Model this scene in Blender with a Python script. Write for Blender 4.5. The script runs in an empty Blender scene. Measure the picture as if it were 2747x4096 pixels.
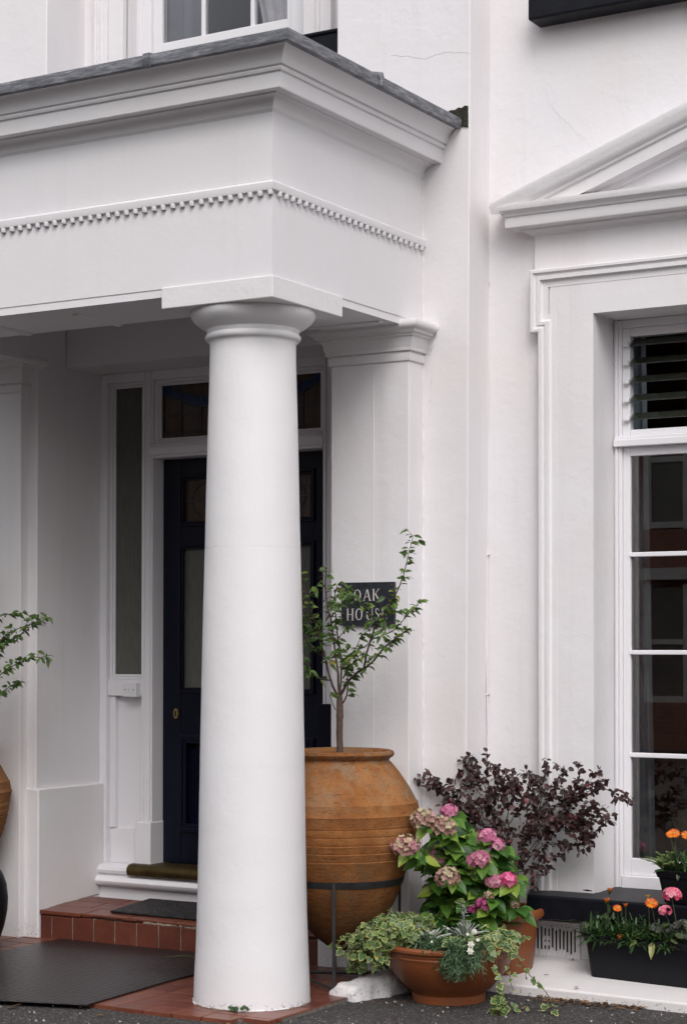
import bpy, math, random
from mathutils import Vector, Matrix, noise
random.seed(11)
S = bpy.context.scene
PI = math.pi

# ------------------------------------------------------------------ camera
cam = bpy.data.objects.new('camera', bpy.data.cameras.new('camera'))
S.collection.objects.link(cam); S.camera = cam
rows = [[0.86075,0.509027,0.000873],[0.009021,-0.016968,0.999815],[0.508948,-0.860583,-0.019197]]
mw = Matrix.Identity(4)
for i in range(3):
    for j in range(3): mw[j][i] = rows[i][j]
mw.translation = Vector((4.682, -7.114, 1.6))
cam.matrix_world = mw
cam.data.sensor_fit = 'VERTICAL'; cam.data.sensor_height = 36; cam.data.sensor_width = 24
cam.data.lens = 66.43; cam.data.shift_y = 0.09495
cam.data.clip_start = 0.1; cam.data.clip_end = 500
S.render.resolution_x = 686; S.render.resolution_y = 1024

# ------------------------------------------------------------------ world, sun, exposure
w = bpy.data.worlds.new('World'); S.world = w; w.use_nodes = True
nt = w.node_tree; bg = nt.nodes['Background']
sky = nt.nodes.new('ShaderNodeTexSky'); sky.sky_type = 'NISHITA'; sky.sun_disc = False
SUN_EL, SUN_AZ = math.radians(47), math.radians(146)      # azimuth clockwise from +Y
sky.sun_elevation = SUN_EL; sky.sun_rotation = SUN_AZ
sky.air_density = 1.0; sky.dust_density = 4.0; sky.ozone_density = 1.0
hsv = nt.nodes.new('ShaderNodeHueSaturation'); hsv.inputs['Saturation'].default_value = 0.22
nt.links.new(sky.outputs[0], hsv.inputs['Color'])
nt.links.new(hsv.outputs[0], bg.inputs['Color']); bg.inputs['Strength'].default_value = 0.15
sl = bpy.data.lights.new('sun', 'SUN'); sl.energy = 0.62; sl.angle = math.radians(35); sl.color = (1.0, 0.95, 0.93)
so = bpy.data.objects.new('sun', sl); S.collection.objects.link(so)
sd = Vector((math.sin(SUN_AZ)*math.cos(SUN_EL), math.cos(SUN_AZ)*math.cos(SUN_EL), math.sin(SUN_EL)))
so.rotation_euler = sd.to_track_quat('Z', 'Y').to_euler()
S.view_settings.view_transform = 'Standard'; S.view_settings.look = 'None'
S.view_settings.gamma = 1; S.view_settings.exposure = 0.39
S.render.engine = 'CYCLES'
S.cycles.max_bounces = 10; S.cycles.diffuse_bounces = 5; S.cycles.transparent_max_bounces = 12

# ------------------------------------------------------------------ materials
def newmat(name):
    m = bpy.data.materials.new(name); m.use_nodes = True
    n = m.node_tree.nodes; b = n['Principled BSDF']
    return m, n, m.node_tree.links, b
def ramp(n, stops, interp='LINEAR'):
    r = n.new('ShaderNodeValToRGB'); r.color_ramp.interpolation = interp
    e = r.color_ramp.elements
    while len(e) < len(stops): e.new(0.5)
    for el, (p, c) in zip(e, stops):
        el.position = p; el.color = (c[0], c[1], c[2], 1) if hasattr(c, '__len__') else (c, c, c, 1)
    return r
def tex(n, l, scale, detail=4, rough=.5, vec=None, kind='ShaderNodeTexNoise'):
    t = n.new(kind); t.inputs['Scale'].default_value = scale
    if kind == 'ShaderNodeTexNoise':
        t.inputs['Detail'].default_value = detail; t.inputs['Roughness'].default_value = rough
    if vec is not None: l.new(vec, t.inputs['Vector'])
    return t
def mix(n, l, a, b, f, mode='MIX'):
    m = n.new('ShaderNodeMix'); m.data_type = 'RGBA'; m.blend_type = mode
    for sock, v in ((m.inputs[6], a), (m.inputs[7], b), (m.inputs[0], f)):
        if hasattr(v, 'is_linked'): l.new(v, sock)
        elif isinstance(v, (int, float)): sock.default_value = v
        else: sock.default_value = (v[0], v[1], v[2], 1)
    return m.outputs[2]
def bump(n, l, h, strength, dist, prev=None):
    b = n.new('ShaderNodeBump'); b.inputs['Strength'].default_value = strength; b.inputs['Distance'].default_value = dist
    l.new(h, b.inputs['Height'])
    if prev is not None: l.new(prev, b.inputs['Normal'])
    return b.outputs[0]
def pos(n):
    g = n.new('ShaderNodeNewGeometry'); return g.outputs['Position']
def mapping(n, l, vec, scale=(1,1,1), rot=(0,0,0)):
    m = n.new('ShaderNodeMapping'); m.inputs['Scale'].default_value = scale; m.inputs['Rotation'].default_value = rot
    l.new(vec, m.inputs['Vector']); return m.outputs[0]

def paint(name, base, rough=.55, bumpk=1.0, dirt=0.0, stain=.5, coarse=0.0):
    m, n, l, b = newmat(name); p = pos(n)
    n1 = tex(n, l, 1.3, 5, .6, p); r1 = ramp(n, [(.35, 0), (.7, 1)]); l.new(n1.outputs[0], r1.inputs[0])
    warm = (base[0]*.985, base[1]*.95, base[2]*.91)
    cool = base
    f = n.new('ShaderNodeMath'); f.operation = 'MULTIPLY'; f.inputs[1].default_value = stain
    l.new(r1.outputs[0], f.inputs[0])
    c = mix(n, l, cool, warm, f.outputs[0])
    # faint vertical run marks
    mv = mapping(n, l, p, (9, 9, .5)); n2 = tex(n, l, 1.0, 6, .65, mv); r2 = ramp(n, [(.55, 0), (.8, 1)])
    l.new(n2.outputs[0], r2.inputs[0])
    f2 = n.new('ShaderNodeMath'); f2.operation = 'MULTIPLY'; f2.inputs[1].default_value = .55*stain
    l.new(r2.outputs[0], f2.inputs[0])
    c = mix(n, l, c, (base[0]*.83, base[1]*.80, base[2]*.76), f2.outputs[0])
    # sparse specks
    v = tex(n, l, 55, vec=p, kind='ShaderNodeTexVoronoi'); r3 = ramp(n, [(.035, 1), (.06, 0)]); l.new(v.outputs['Distance'], r3.inputs[0])
    n4 = tex(n, l, 3.1, 3, .5, p); r4 = ramp(n, [(.62, 0), (.66, 1)]); l.new(n4.outputs[0], r4.inputs[0])
    mm = n.new('ShaderNodeMath'); mm.operation = 'MULTIPLY'; l.new(r3.outputs[0], mm.inputs[0]); l.new(r4.outputs[0], mm.inputs[1])
    c = mix(n, l, c, (.16, .13, .11), mm.outputs[0])
    if dirt:
        sx = n.new('ShaderNodeSeparateXYZ'); l.new(p, sx.inputs[0])
        rz = ramp(n, [(0, 1), (dirt, 0)]); l.new(sx.outputs[2], rz.inputs[0])
        n5 = tex(n, l, 75, 4, .6, p); r5 = ramp(n, [(.585, 0), (.64, .8)]); l.new(n5.outputs[0], r5.inputs[0])
        m5 = n.new('ShaderNodeMath'); m5.operation = 'MULTIPLY'; l.new(rz.outputs[0], m5.inputs[0]); l.new(r5.outputs[0], m5.inputs[1])
        c = mix(n, l, c, (.10, .085, .07), m5.outputs[0])
    l.new(c, b.inputs['Base Color']); b.inputs['Roughness'].default_value = rough
    a1 = tex(n, l, 160, 3, .5, p); nb = bump(n, l, a1.outputs[0], .22*bumpk, .002)
    a2 = tex(n, l, 14, 6, .6, p); nb = bump(n, l, a2.outputs[0], .35*bumpk, .006, nb)
    a3 = tex(n, l, 2.2, 2, .5, p); nb = bump(n, l, a3.outputs[0], .25*bumpk, .03, nb)
    md = mapping(n, l, p, (60, 60, 9)); a5 = tex(n, l, 1, 5, .7, md); r6 = ramp(n, [(.52, 0), (.72, 1)]); l.new(a5.outputs[0], r6.inputs[0]); nb = bump(n, l, r6.outputs[0], .16*bumpk, .003, nb)
    a6 = tex(n, l, 4.5, 3, .5, p); r7 = ramp(n, [(.49, 0), (.515, 1)]); l.new(a6.outputs[0], r7.inputs[0]); nb = bump(n, l, r7.outputs[0], .10*bumpk, .003, nb)
    if coarse:
        a4 = tex(n, l, 45, 5, .65, p); nb = bump(n, l, a4.outputs[0], coarse, .006, nb)
    l.new(nb, b.inputs['Normal'])
    return m

def simple(name, base, rough=.5, var=.25, scale=20, bumps=((60, .2, .002),), metal=0, stretch=None, spec=None):
    m, n, l, b = newmat(name); p = pos(n)
    if stretch: p = mapping(n, l, p, stretch)
    t = tex(n, l, scale, 6, .6, p); r = ramp(n, [(.3, tuple(x*(1-var) for x in base)), (.7, tuple(min(1, x*(1+var)) for x in base))])
    l.new(t.outputs[0], r.inputs[0]); l.new(r.outputs[0], b.inputs['Base Color'])
    b.inputs['Roughness'].default_value = rough; b.inputs['Metallic'].default_value = metal
    if spec is not None: b.inputs['Specular IOR Level'].default_value = spec
    nb = None
    for s_, k, d in bumps:
        a = tex(n, l, s_, 4, .6, p); nb = bump(n, l, a.outputs[0], k, d, nb)
    if nb is not None: l.new(nb, b.inputs['Normal'])
    return m

def leafmat(name, stops, rough=.45, trans=.25):
    m, n, l, b = newmat(name)
    at = n.new('ShaderNodeAttribute'); at.attribute_name = 'tint'
    p = pos(n); t = tex(n, l, 90, 3, .5, p)
    ad = n.new('ShaderNodeMath'); ad.operation = 'MULTIPLY_ADD'; ad.inputs[1].default_value = .22; l.new(t.outputs[0], ad.inputs[0])
    sb = n.new('ShaderNodeMath'); sb.operation = 'SUBTRACT'; sb.inputs[1].default_value = .11
    l.new(at.outputs['Fac'], ad.inputs[2]); l.new(ad.outputs[0], sb.inputs[0])
    r = ramp(n, stops); l.new(sb.outputs[0], r.inputs[0])
    l.new(r.outputs[0], b.inputs['Base Color']); b.inputs['Roughness'].default_value = rough
    tr = n.new('ShaderNodeBsdfTranslucent'); l.new(r.outputs[0], tr.inputs['Color'])
    mx = n.new('ShaderNodeMixShader'); mx.inputs[0].default_value = trans
    l.new(b.outputs[0], mx.inputs[1]); l.new(tr.outputs[0], mx.inputs[2])
    l.new(mx.outputs[0], n['Material Output'].inputs['Surface'])
    return m

def tinted(name, stops, rough=.5, bumps=(), extra=None):
    m, n, l, b = newmat(name); p = pos(n)
    at = n.new('ShaderNodeAttribute'); at.attribute_name = 'tint'
    r = ramp(n, stops); l.new(at.outputs['Fac'], r.inputs[0])
    t = tex(n, l, 9, 6, .7, p); r2 = ramp(n, [(.35, .72), (.7, 1.12)]); l.new(t.outputs[0], r2.inputs[0])
    c = mix(n, l, r.outputs[0], r2.outputs[0], 1.0, 'MULTIPLY')
    l.new(c, b.inputs['Base Color']); b.inputs['Roughness'].default_value = rough
    nb = None
    for s_, k, d in bumps:
        a = tex(n, l, s_, 4, .6, p); nb = bump(n, l, a.outputs[0], k, d, nb)
    if nb is not None: l.new(nb, b.inputs['Normal'])
    return m

WH = (.715, .70, .722)
M = {}
M['render'] = paint('painted_render', WH, .6, 1.1, .10, .75)
M['smooth'] = paint('smooth_white_paint', (.70, .69, .715), .5, .6, 0, .45)
M['column'] = paint('column_paint', (.71, .70, .722), .55, 1.0, .05, .3)
M['rough'] = paint('rough_painted_render', (.70, .685, .70), .65, 1.0, .10, .4, .22)
M['ledge'] = paint('ledge_paint', (.66, .64, .65), .65, 1.0, .030, .6, .35)
M['gloss'] = paint('gloss_white_joinery', (.72, .71, .74), .32, .35, 0, .15)
M['black'] = simple('black_masonry_paint', (.0045, .005, .0085), .45, .4, 12, ((90, .3, .003), (12, .3, .006)), spec=.22)
M['iron'] = simple('wrought_iron', (.017, .016, .018), .5, .4, 30, ((80, .4, .002),))
M['crack'] = simple('crack_line', (.56, .54, .54), .9, .3, 40, ())
M['seam'] = simple('joint_line_paint', (.64, .63, .64), .8, .12, 20, ())
M['moss_shade'] = simple('moss_and_hole_shade', (.02, .02, .012), .95, .6, 40, ((60, .8, .01),))  # mossy gaps, and the shade of holes and slots put into the colour
M['navy'] = simple('navy_gloss_door', (.0026, .0042, .0135), .28, .35, 6, ((45, .12, .002),), stretch=(1, 1, .25), spec=.25)
M['hall'] = simple('dark_hall', (.02, .017, .015), .9, .2, 3, ())
M['brass'] = simple('aged_brass', (.085, .060, .022), .5, .35, 14, ((120, .2, .001),), metal=.85)
M['brassplate'] = simple('brass_plate', (.45, .33, .13), .35, .25, 40, ((150, .2, .001),), metal=.9)
M['plastic'] = simple('white_plastic', (.66, .66, .68), .35, .04, 10, ())
M['blackplastic'] = simple('black_plastic', (.0055, .0055, .0085), .45, .4, 60, ((200, .15, .001),), spec=.25)
M['soil'] = simple('potting_soil', (.022, .015, .010), .95, .5, 60, ((70, 1.0, .01),))
M['bark'] = simple('cherry_bark', (.075, .042, .032), .7, .55, 40, ((50, .6, .004),), stretch=(1, 1, 3.5))
M['twig'] = simple('dark_twig', (.05, .028, .022), .7, .4, 60, ((120, .4, .001),))
M['plaque'] = simple('slate_plaque', (.018, .020, .028), .4, .7, 60, ((120, .3, .001),))
M['letter'] = simple('engraved_letters', (.52, .50, .47), .6, .2, 80, ())
M['screw'] = simple('brown_screw', (.06, .035, .025), .5, .3, 60, ())
M['leadcame'] = simple('lead_came', (.03, .032, .038), .5, .2, 60, ())
M['curtain'] = simple('blue_grey_curtain', (.30, .34, .40), .85, .2, 5, ((30, .3, .01),))
M['sheer'] = simple('white_net_curtain', (.55, .54, .56), .9, .15, 12, ((60, .4, .004),))
M['mullwall'] = simple('room_wall', (.22, .11, .07), .9, .3, 2, ())
M['wicker'] = simple('wicker', (.14, .10, .06), .8, .4, 60, ((90, .8, .004),))
M['paper'] = simple('magazines', (.25, .2, .2), .6, .8, 30, ())
M['redcloth'] = simple('red_cloth', (.35, .03, .02), .8, .3, 10, ())
M['greycloth'] = simple('grey_sofa', (.05, .048, .075), .9, .2, 10, ())

def leadmat():
    m, n, l, b = newmat('lead_flashing'); p = pos(n)
    mv = mapping(n, l, p, (8, 8, 60)); t = tex(n, l, 1.6, 7, .7, mv)
    r = ramp(n, [(.3, (.07, .072, .085)), (.46, (.125, .13, .148)), (.56, (.19, .195, .215)), (.70, (.34, .34, .37))])
    l.new(t.outputs[0], r.inputs[0]); l.new(r.outputs[0], b.inputs['Base Color']); b.inputs['Roughness'].default_value = .55
    b.inputs['Metallic'].default_value = .2
    a = tex(n, l, 22, 5, .6, p); l.new(bump(n, l, a.outputs[0], .5, .006), b.inputs['Normal']); return m
M['lead'] = leadmat()

def terracotta(name, c0, c1, c2, rough, grime):
    m, n, l, b = newmat(name); p = pos(n)
    t = tex(n, l, 5.0 if grime else 2.5, 9, .68, p); r = ramp(n, [(.34, c0), (.50, c1), (.64, c2)]); l.new(t.outputs[0], r.inputs[0])
    c = r.outputs[0]
    def mul(a_, b_):
        q = n.new('ShaderNodeMath'); q.operation = 'MULTIPLY'
        for s_, v_ in ((q.inputs[0], a_), (q.inputs[1], b_)):
            if isinstance(v_, (int, float)): s_.default_value = v_
            else: l.new(v_, s_)
        return q.outputs[0]
    if grime:
        sx = n.new('ShaderNodeSeparateXYZ'); l.new(p, sx.inputs[0])
        mr = n.new('ShaderNodeMapRange'); mr.inputs[1].default_value = 0; mr.inputs[2].default_value = 1.2; l.new(sx.outputs[2], mr.inputs[0])
        # pale lime bloom on the shoulder
        t2 = tex(n, l, 7.5, 10, .78, p); r2 = ramp(n, [(.47, 0), (.60, 1)]); l.new(t2.outputs[0], r2.inputs[0])
        rz = ramp(n, [(.50, .0), (.68, .15), (.76, .75), (.86, .85), (1.0, .6)]); l.new(mr.outputs[0], rz.inputs[0])
        c = mix(n, l, c, (.235, .175, .115), mul(mul(r2.outputs[0], rz.outputs[0]), .75))
        # grey-brown blotches
        t4 = tex(n, l, 3.0, 8, .7, p); r4 = ramp(n, [(.52, 0), (.62, 1)]); l.new(t4.outputs[0], r4.inputs[0])
        c = mix(n, l, c, (.15, .095, .055), mul(r4.outputs[0], .55))
        # dark scratches and pits, stretched round the pot
        ms = mapping(n, l, p, (10, 10, 55)); t3 = tex(n, l, 1.6, 9, .78, ms); r3 = ramp(n, [(.575, 0), (.63, 1)]); l.new(t3.outputs[0], r3.inputs[0])
        c = mix(n, l, c, (.045, .020, .009), mul(r3.outputs[0], .85))
        t5 = tex(n, l, 95, 4, .7, p); r5 = ramp(n, [(.60, 0), (.68, 1)]); l.new(t5.outputs[0], r5.inputs[0])
        c = mix(n, l, c, (.05, .024, .012), mul(r5.outputs[0], .8))
        # darker brown towards the bottom, varied by noise
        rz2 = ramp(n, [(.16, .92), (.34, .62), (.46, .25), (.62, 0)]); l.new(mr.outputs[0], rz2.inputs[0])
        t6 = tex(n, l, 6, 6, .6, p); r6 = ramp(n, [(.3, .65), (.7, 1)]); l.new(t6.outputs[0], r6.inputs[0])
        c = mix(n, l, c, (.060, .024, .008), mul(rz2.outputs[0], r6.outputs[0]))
    l.new(c, b.inputs['Base Color']); b.inputs['Roughness'].default_value = rough
    if grime: b.inputs['Specular IOR Level'].default_value = .2
    a = tex(n, l, 90, 6, .7, p); nb = bump(n, l, a.outputs[0], .7 if grime else .08, .004)
    if grime:
        nb = bump(n, l, t3.outputs[0], .5, .008, nb)
        a2 = tex(n, l, 16, 7, .65, p); nb = bump(n, l, a2.outputs[0], .6, .012, nb)
    l.new(nb, b.inputs['Normal']); return m
M['urn'] = terracotta('old_terracotta', (.185, .066, .020), (.25, .098, .029), (.31, .140, .052), .85, True)
M['bowl'] = terracotta('new_terracotta', (.165, .046, .013), (.195, .057, .016), (.225, .068, .021), .45, False)

def asphaltmat():
    m, n, l, b = newmat('asphalt'); p = pos(n)
    v = tex(n, l, 150, vec=p, kind='ShaderNodeTexVoronoi')
    r = ramp(n, [(0, (.014, .013, .013)), (.35, (.028, .025, .025)), (.62, (.040, .036, .035)), (.92, (.075, .068, .064)), (1, (.24, .22, .21))])
    sepc = n.new('ShaderNodeSeparateColor'); l.new(v.outputs['Color'], sepc.inputs[0]); l.new(sepc.outputs[0], r.inputs[0])
    t = tex(n, l, 2.5, 6, .6, p); r2 = ramp(n, [(.3, .75), (.7, 1.2)]); l.new(t.outputs[0], r2.inputs[0])
    c = mix(n, l, r.outputs[0], r2.outputs[0], 1.0, 'MULTIPLY')
    l.new(c, b.inputs['Base Color']); b.inputs['Roughness'].default_value = .85
    nb = bump(n, l, v.outputs['Distance'], .8, .004); a = tex(n, l, 60, 5, .7, p); nb = bump(n, l, a.outputs[0], .6, .005, nb)
    l.new(nb, b.inputs['Normal']); return m
M['asphalt'] = asphaltmat()
M['tile'] = tinted('quarry_tile', [(0, (.105, .030, .020)), (.5, (.15, .043, .026)), (1, (.185, .060, .034))], .36, ((25, .25, .004), (140, .12, .001)))
M['grout'] = simple('tile_grout', (.13, .115, .10), .9, .5, 30, ((60, .6, .004),))
M['nosing'] = simple('broken_mortar', (.24, .20, .16), .9, .5, 30, ((50, 1, .01),))

def rubbermat():
    m, n, l, b = newmat('ribbed_rubber'); p = pos(n)
    mv = mapping(n, l, p, (24, 40, 1)); v = tex(n, l, 1.0, vec=mv, kind='ShaderNodeTexVoronoi'); v.inputs['Randomness'].default_value = .25
    t = tex(n, l, 3, 5, .6, p); r = ramp(n, [(.3, (.010, .009, .010)), (.7, (.018, .016, .017))]); l.new(t.outputs[0], r.inputs[0])
    l.new(r.outputs[0], b.inputs['Base Color']); b.inputs['Roughness'].default_value = .34
    l.new(bump(n, l, v.outputs['Distance'], .8, .006), b.inputs['Normal']); return m
M['rubber'] = rubbermat()
def doormatmat():
    m, n, l, b = newmat('moulded_doormat'); p = pos(n)
    t = tex(n, l, 16, 1, .4, p); t.inputs['Distortion'].default_value = 2.2; r = ramp(n, [(.46, 0), (.54, 1)]); l.new(t.outputs[0], r.inputs[0])
    c = mix(n, l, (.004, .004, .005), (.012, .012, .014), r.outputs[0]); l.new(c, b.inputs['Base Color']); b.inputs['Roughness'].default_value = .5
    l.new(bump(n, l, r.outputs[0], .9, .008), b.inputs['Normal']); return m
M['doormat'] = doormatmat()

def glassmat(name, tint=(1, 1, 1), rough=.0, k=1.0):
    m, n, l, b = newmat(name); n.remove(b)
    tr = n.new('ShaderNodeBsdfTransparent'); tr.inputs[0].default_value = (*tint, 1)
    gl = n.new('ShaderNodeBsdfGlossy'); gl.inputs['Roughness'].default_value = rough
    fr = n.new('ShaderNodeFresnel'); fr.inputs['IOR'].default_value = 1.52
    mm = n.new('ShaderNodeMath'); mm.operation = 'MULTIPLY'; mm.inputs[1].default_value = k; l.new(fr.outputs[0], mm.inputs[0])
    mx = n.new('ShaderNodeMixShader'); l.new(mm.outputs[0], mx.inputs[0]); l.new(tr.outputs[0], mx.inputs[1]); l.new(gl.outputs[0], mx.inputs[2])
    p = pos(n); t = tex(n, l, 2.5, 1, .5, p); nb = bump(n, l, t.outputs[0], .02, .004); l.new(nb, gl.inputs['Normal'])
    l.new(mx.outputs[0], n['Material Output'].inputs['Surface']); return m
M['glass'] = glassmat('window_glass', (.97, .95, .93), .0, 2.3)
M['slatglass'] = glassmat('louvre_glass', (.62, .72, .68), .02, 1.6)
_n = M['slatglass'].node_tree.nodes; _l = M['slatglass'].node_tree.links
_d = _n.new('ShaderNodeBsdfDiffuse'); _d.inputs[0].default_value = (.06, .065, .05, 1); _m = _n.new('ShaderNodeMixShader'); _m.inputs[0].default_value = .25
_o = _n['Material Output']; _s = _o.inputs['Surface'].links[0].from_socket; _l.new(_s, _m.inputs[1]); _l.new(_d.outputs[0], _m.inputs[2]); _l.new(_m.outputs[0], _o.inputs['Surface'])
def obscure(name, col, wav, ct=.4):
    m, n, l, b = newmat(name); p = pos(n)
    mv = mapping(n, l, p, (wav, wav, wav*.06)); t = tex(n, l, 1, 3, .5, mv)
    r = ramp(n, [(.3, tuple(c*(1-ct) for c in col)), (.7, tuple(c*(1+ct) for c in col))]); l.new(t.outputs[0], r.inputs[0]); l.new(r.outputs[0], b.inputs['Base Color'])
    b.inputs['Roughness'].default_value = .16; b.inputs['IOR'].default_value = 1.5
    l.new(bump(n, l, t.outputs[0], .6, .004), b.inputs['Normal']); return m
M['reeded'] = obscure('reeded_glass', (.088, .090, .078), 170, .18)
M['amber'] = obscure('amber_cathedral_glass', (.055, .036, .026), 30)
M['blueglass'] = obscure('blue_stained_glass', (.008, .022, .075), 20)
M['greenglass'] = obscure('pale_stained_glass', (.06, .065, .05), 20)

def brickmat():
    m, n, l, b = newmat('red_brick'); p = pos(n); mv = mapping(n, l, p, (1, 1, 1), (math.radians(90), 0, 0))
    t = n.new('ShaderNodeTexBrick'); l.new(mv, t.inputs['Vector']); t.inputs['Scale'].default_value = 1
    t.inputs['Brick Width'].default_value = .225; t.inputs['Row Height'].default_value = .075; t.inputs['Mortar Size'].default_value = .008
    t.inputs['Color1'].default_value = (.30, .10, .065, 1); t.inputs['Color2'].default_value = (.38, .15, .10, 1); t.inputs['Mortar'].default_value = (.25, .22, .19, 1)
    l.new(t.outputs[0], b.inputs['Base Color']); b.inputs['Roughness'].default_value = .85; return m
M['brick'] = brickmat()
M['upglass'] = glassmat('upper_window_glass', (.95, .95, .96), .0, .7)
M['stone'] = simple('painted_stone', (.72, .70, .66), .7, .1, 4, ())
M['slate'] = simple('roof_slate', (.07, .075, .085), .6, .3, 8, ())
M['tarmac'] = simple('street', (.05, .05, .05), .9, .2, 20, ())

M['cherryleaf'] = leafmat('cherry_leaf', [(0, (.024, .050, .012)), (.45, (.058, .118, .022)), (.8, (.12, .20, .04)), (.93, (.22, .25, .045)), (1, (.40, .07, .03))], .45, .3)
M['hydleaf'] = leafmat('hydrangea_leaf', [(0, (.020, .065, .014)), (.35, (.055, .15, .024)), (.65, (.13, .26, .035)), (1, (.34, .42, .07))], .42, .3)
M['loroleaf'] = leafmat('purple_leaf', [(0, (.020, .010, .010)), (.5, (.046, .020, .020)), (.85, (.085, .034, .032)), (1, (.16, .02, .03))], .45, .15)
M['ivygreen'] = leafmat('ivy_green', [(0, (.030, .070, .025)), (.5, (.070, .14, .045)), (.8, (.15, .23, .07)), (1, (.45, .40, .07))], .4, .2)
M['ivycream'] = leafmat('ivy_cream', [(0, (.18, .24, .08)), (.6, (.36, .39, .15)), (1, (.55, .50, .15))], .5, .25)
M['dianthleaf'] = leafmat('dianthus_leaf', [(0, (.022, .055, .024)), (.6, (.060, .120, .050)), (1, (.13, .21, .10))], .5, .15)
M['silverleaf'] = leafmat('silver_leaf', [(0, (.10, .14, .10)), (.6, (.19, .23, .18)), (1, (.33, .36, .31))], .7, .15)
M['silveredge'] = leafmat('silver_leaf_edge', [(0, (.40, .44, .38)), (1, (.6, .62, .56))], .7, .15)
M['gazleaf'] = leafmat('gazania_leaf', [(0, (.015, .038, .012)), (.5, (.035, .085, .022)), (.9, (.10, .17, .05)), (1, (.28, .28, .08))], .45, .2)
M['fern'] = leafmat('pale_fern', [(0, (.08, .14, .03)), (1, (.20, .28, .08))], .5, .3)
M['gerleaf'] = leafmat('geranium_leaf', [(0, (.018, .02, .014)), (.6, (.03, .045, .022)), (1, (.07, .10, .04))], .5, .15)
M['dead'] = leafmat('dead_leaf', [(0, (.07, .035, .018)), (.6, (.19, .10, .045)), (1, (.34, .22, .11))], .7, .2)
M['stem'] = simple('green_stem', (.06, .075, .03), .6, .3, 40, ())
M['p_pink'] = leafmat('petal_pink', [(0, (.45, .10, .22)), (.5, (.62, .20, .36)), (1, (.75, .42, .50))], .6, .3)
M['p_tan'] = leafmat('petal_faded', [(0, (.20, .10, .075)), (.45, (.36, .21, .16)), (.75, (.48, .28, .27)), (1, (.44, .40, .24))], .7, .2)
M['p_rose'] = leafmat('petal_rose', [(0, (.30, .11, .13)), (.45, (.48, .20, .24)), (.8, (.55, .32, .28)), (1, (.48, .40, .25))], .7, .2)
M['p_mauve'] = leafmat('petal_mauve', [(0, (.38, .10, .18)), (.5, (.55, .20, .30)), (1, (.70, .36, .42))], .6, .3)
M['p_hot'] = leafmat('petal_hot', [(0, (.55, .05, .17)), (.5, (.72, .10, .28)), (1, (.80, .25, .42))], .6, .3)
M['p_magenta'] = leafmat('petal_magenta', [(0, (.26, .03, .12)), (.5, (.48, .07, .23)), (1, (.62, .16, .35))], .6, .3)
M['p_white'] = leafmat('petal_white', [(0, (.70, .68, .58)), (1, (.85, .84, .78))], .6, .3)
M['p_orange'] = leafmat('petal_orange', [(0, (.52, .075, .003)), (.5, (.74, .15, .004)), (1, (.85, .26, .01))], .5, .3)
M['p_gold'] = leafmat('petal_gold', [(0, (.45, .20, .02)), (1, (.75, .42, .06))], .6, .3)
M['p_ger'] = leafmat('geranium_petal', [(0, (.66, .04, .12)), (.45, (.78, .16, .27)), (1, (.85, .42, .50))], .5, .3)

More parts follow.
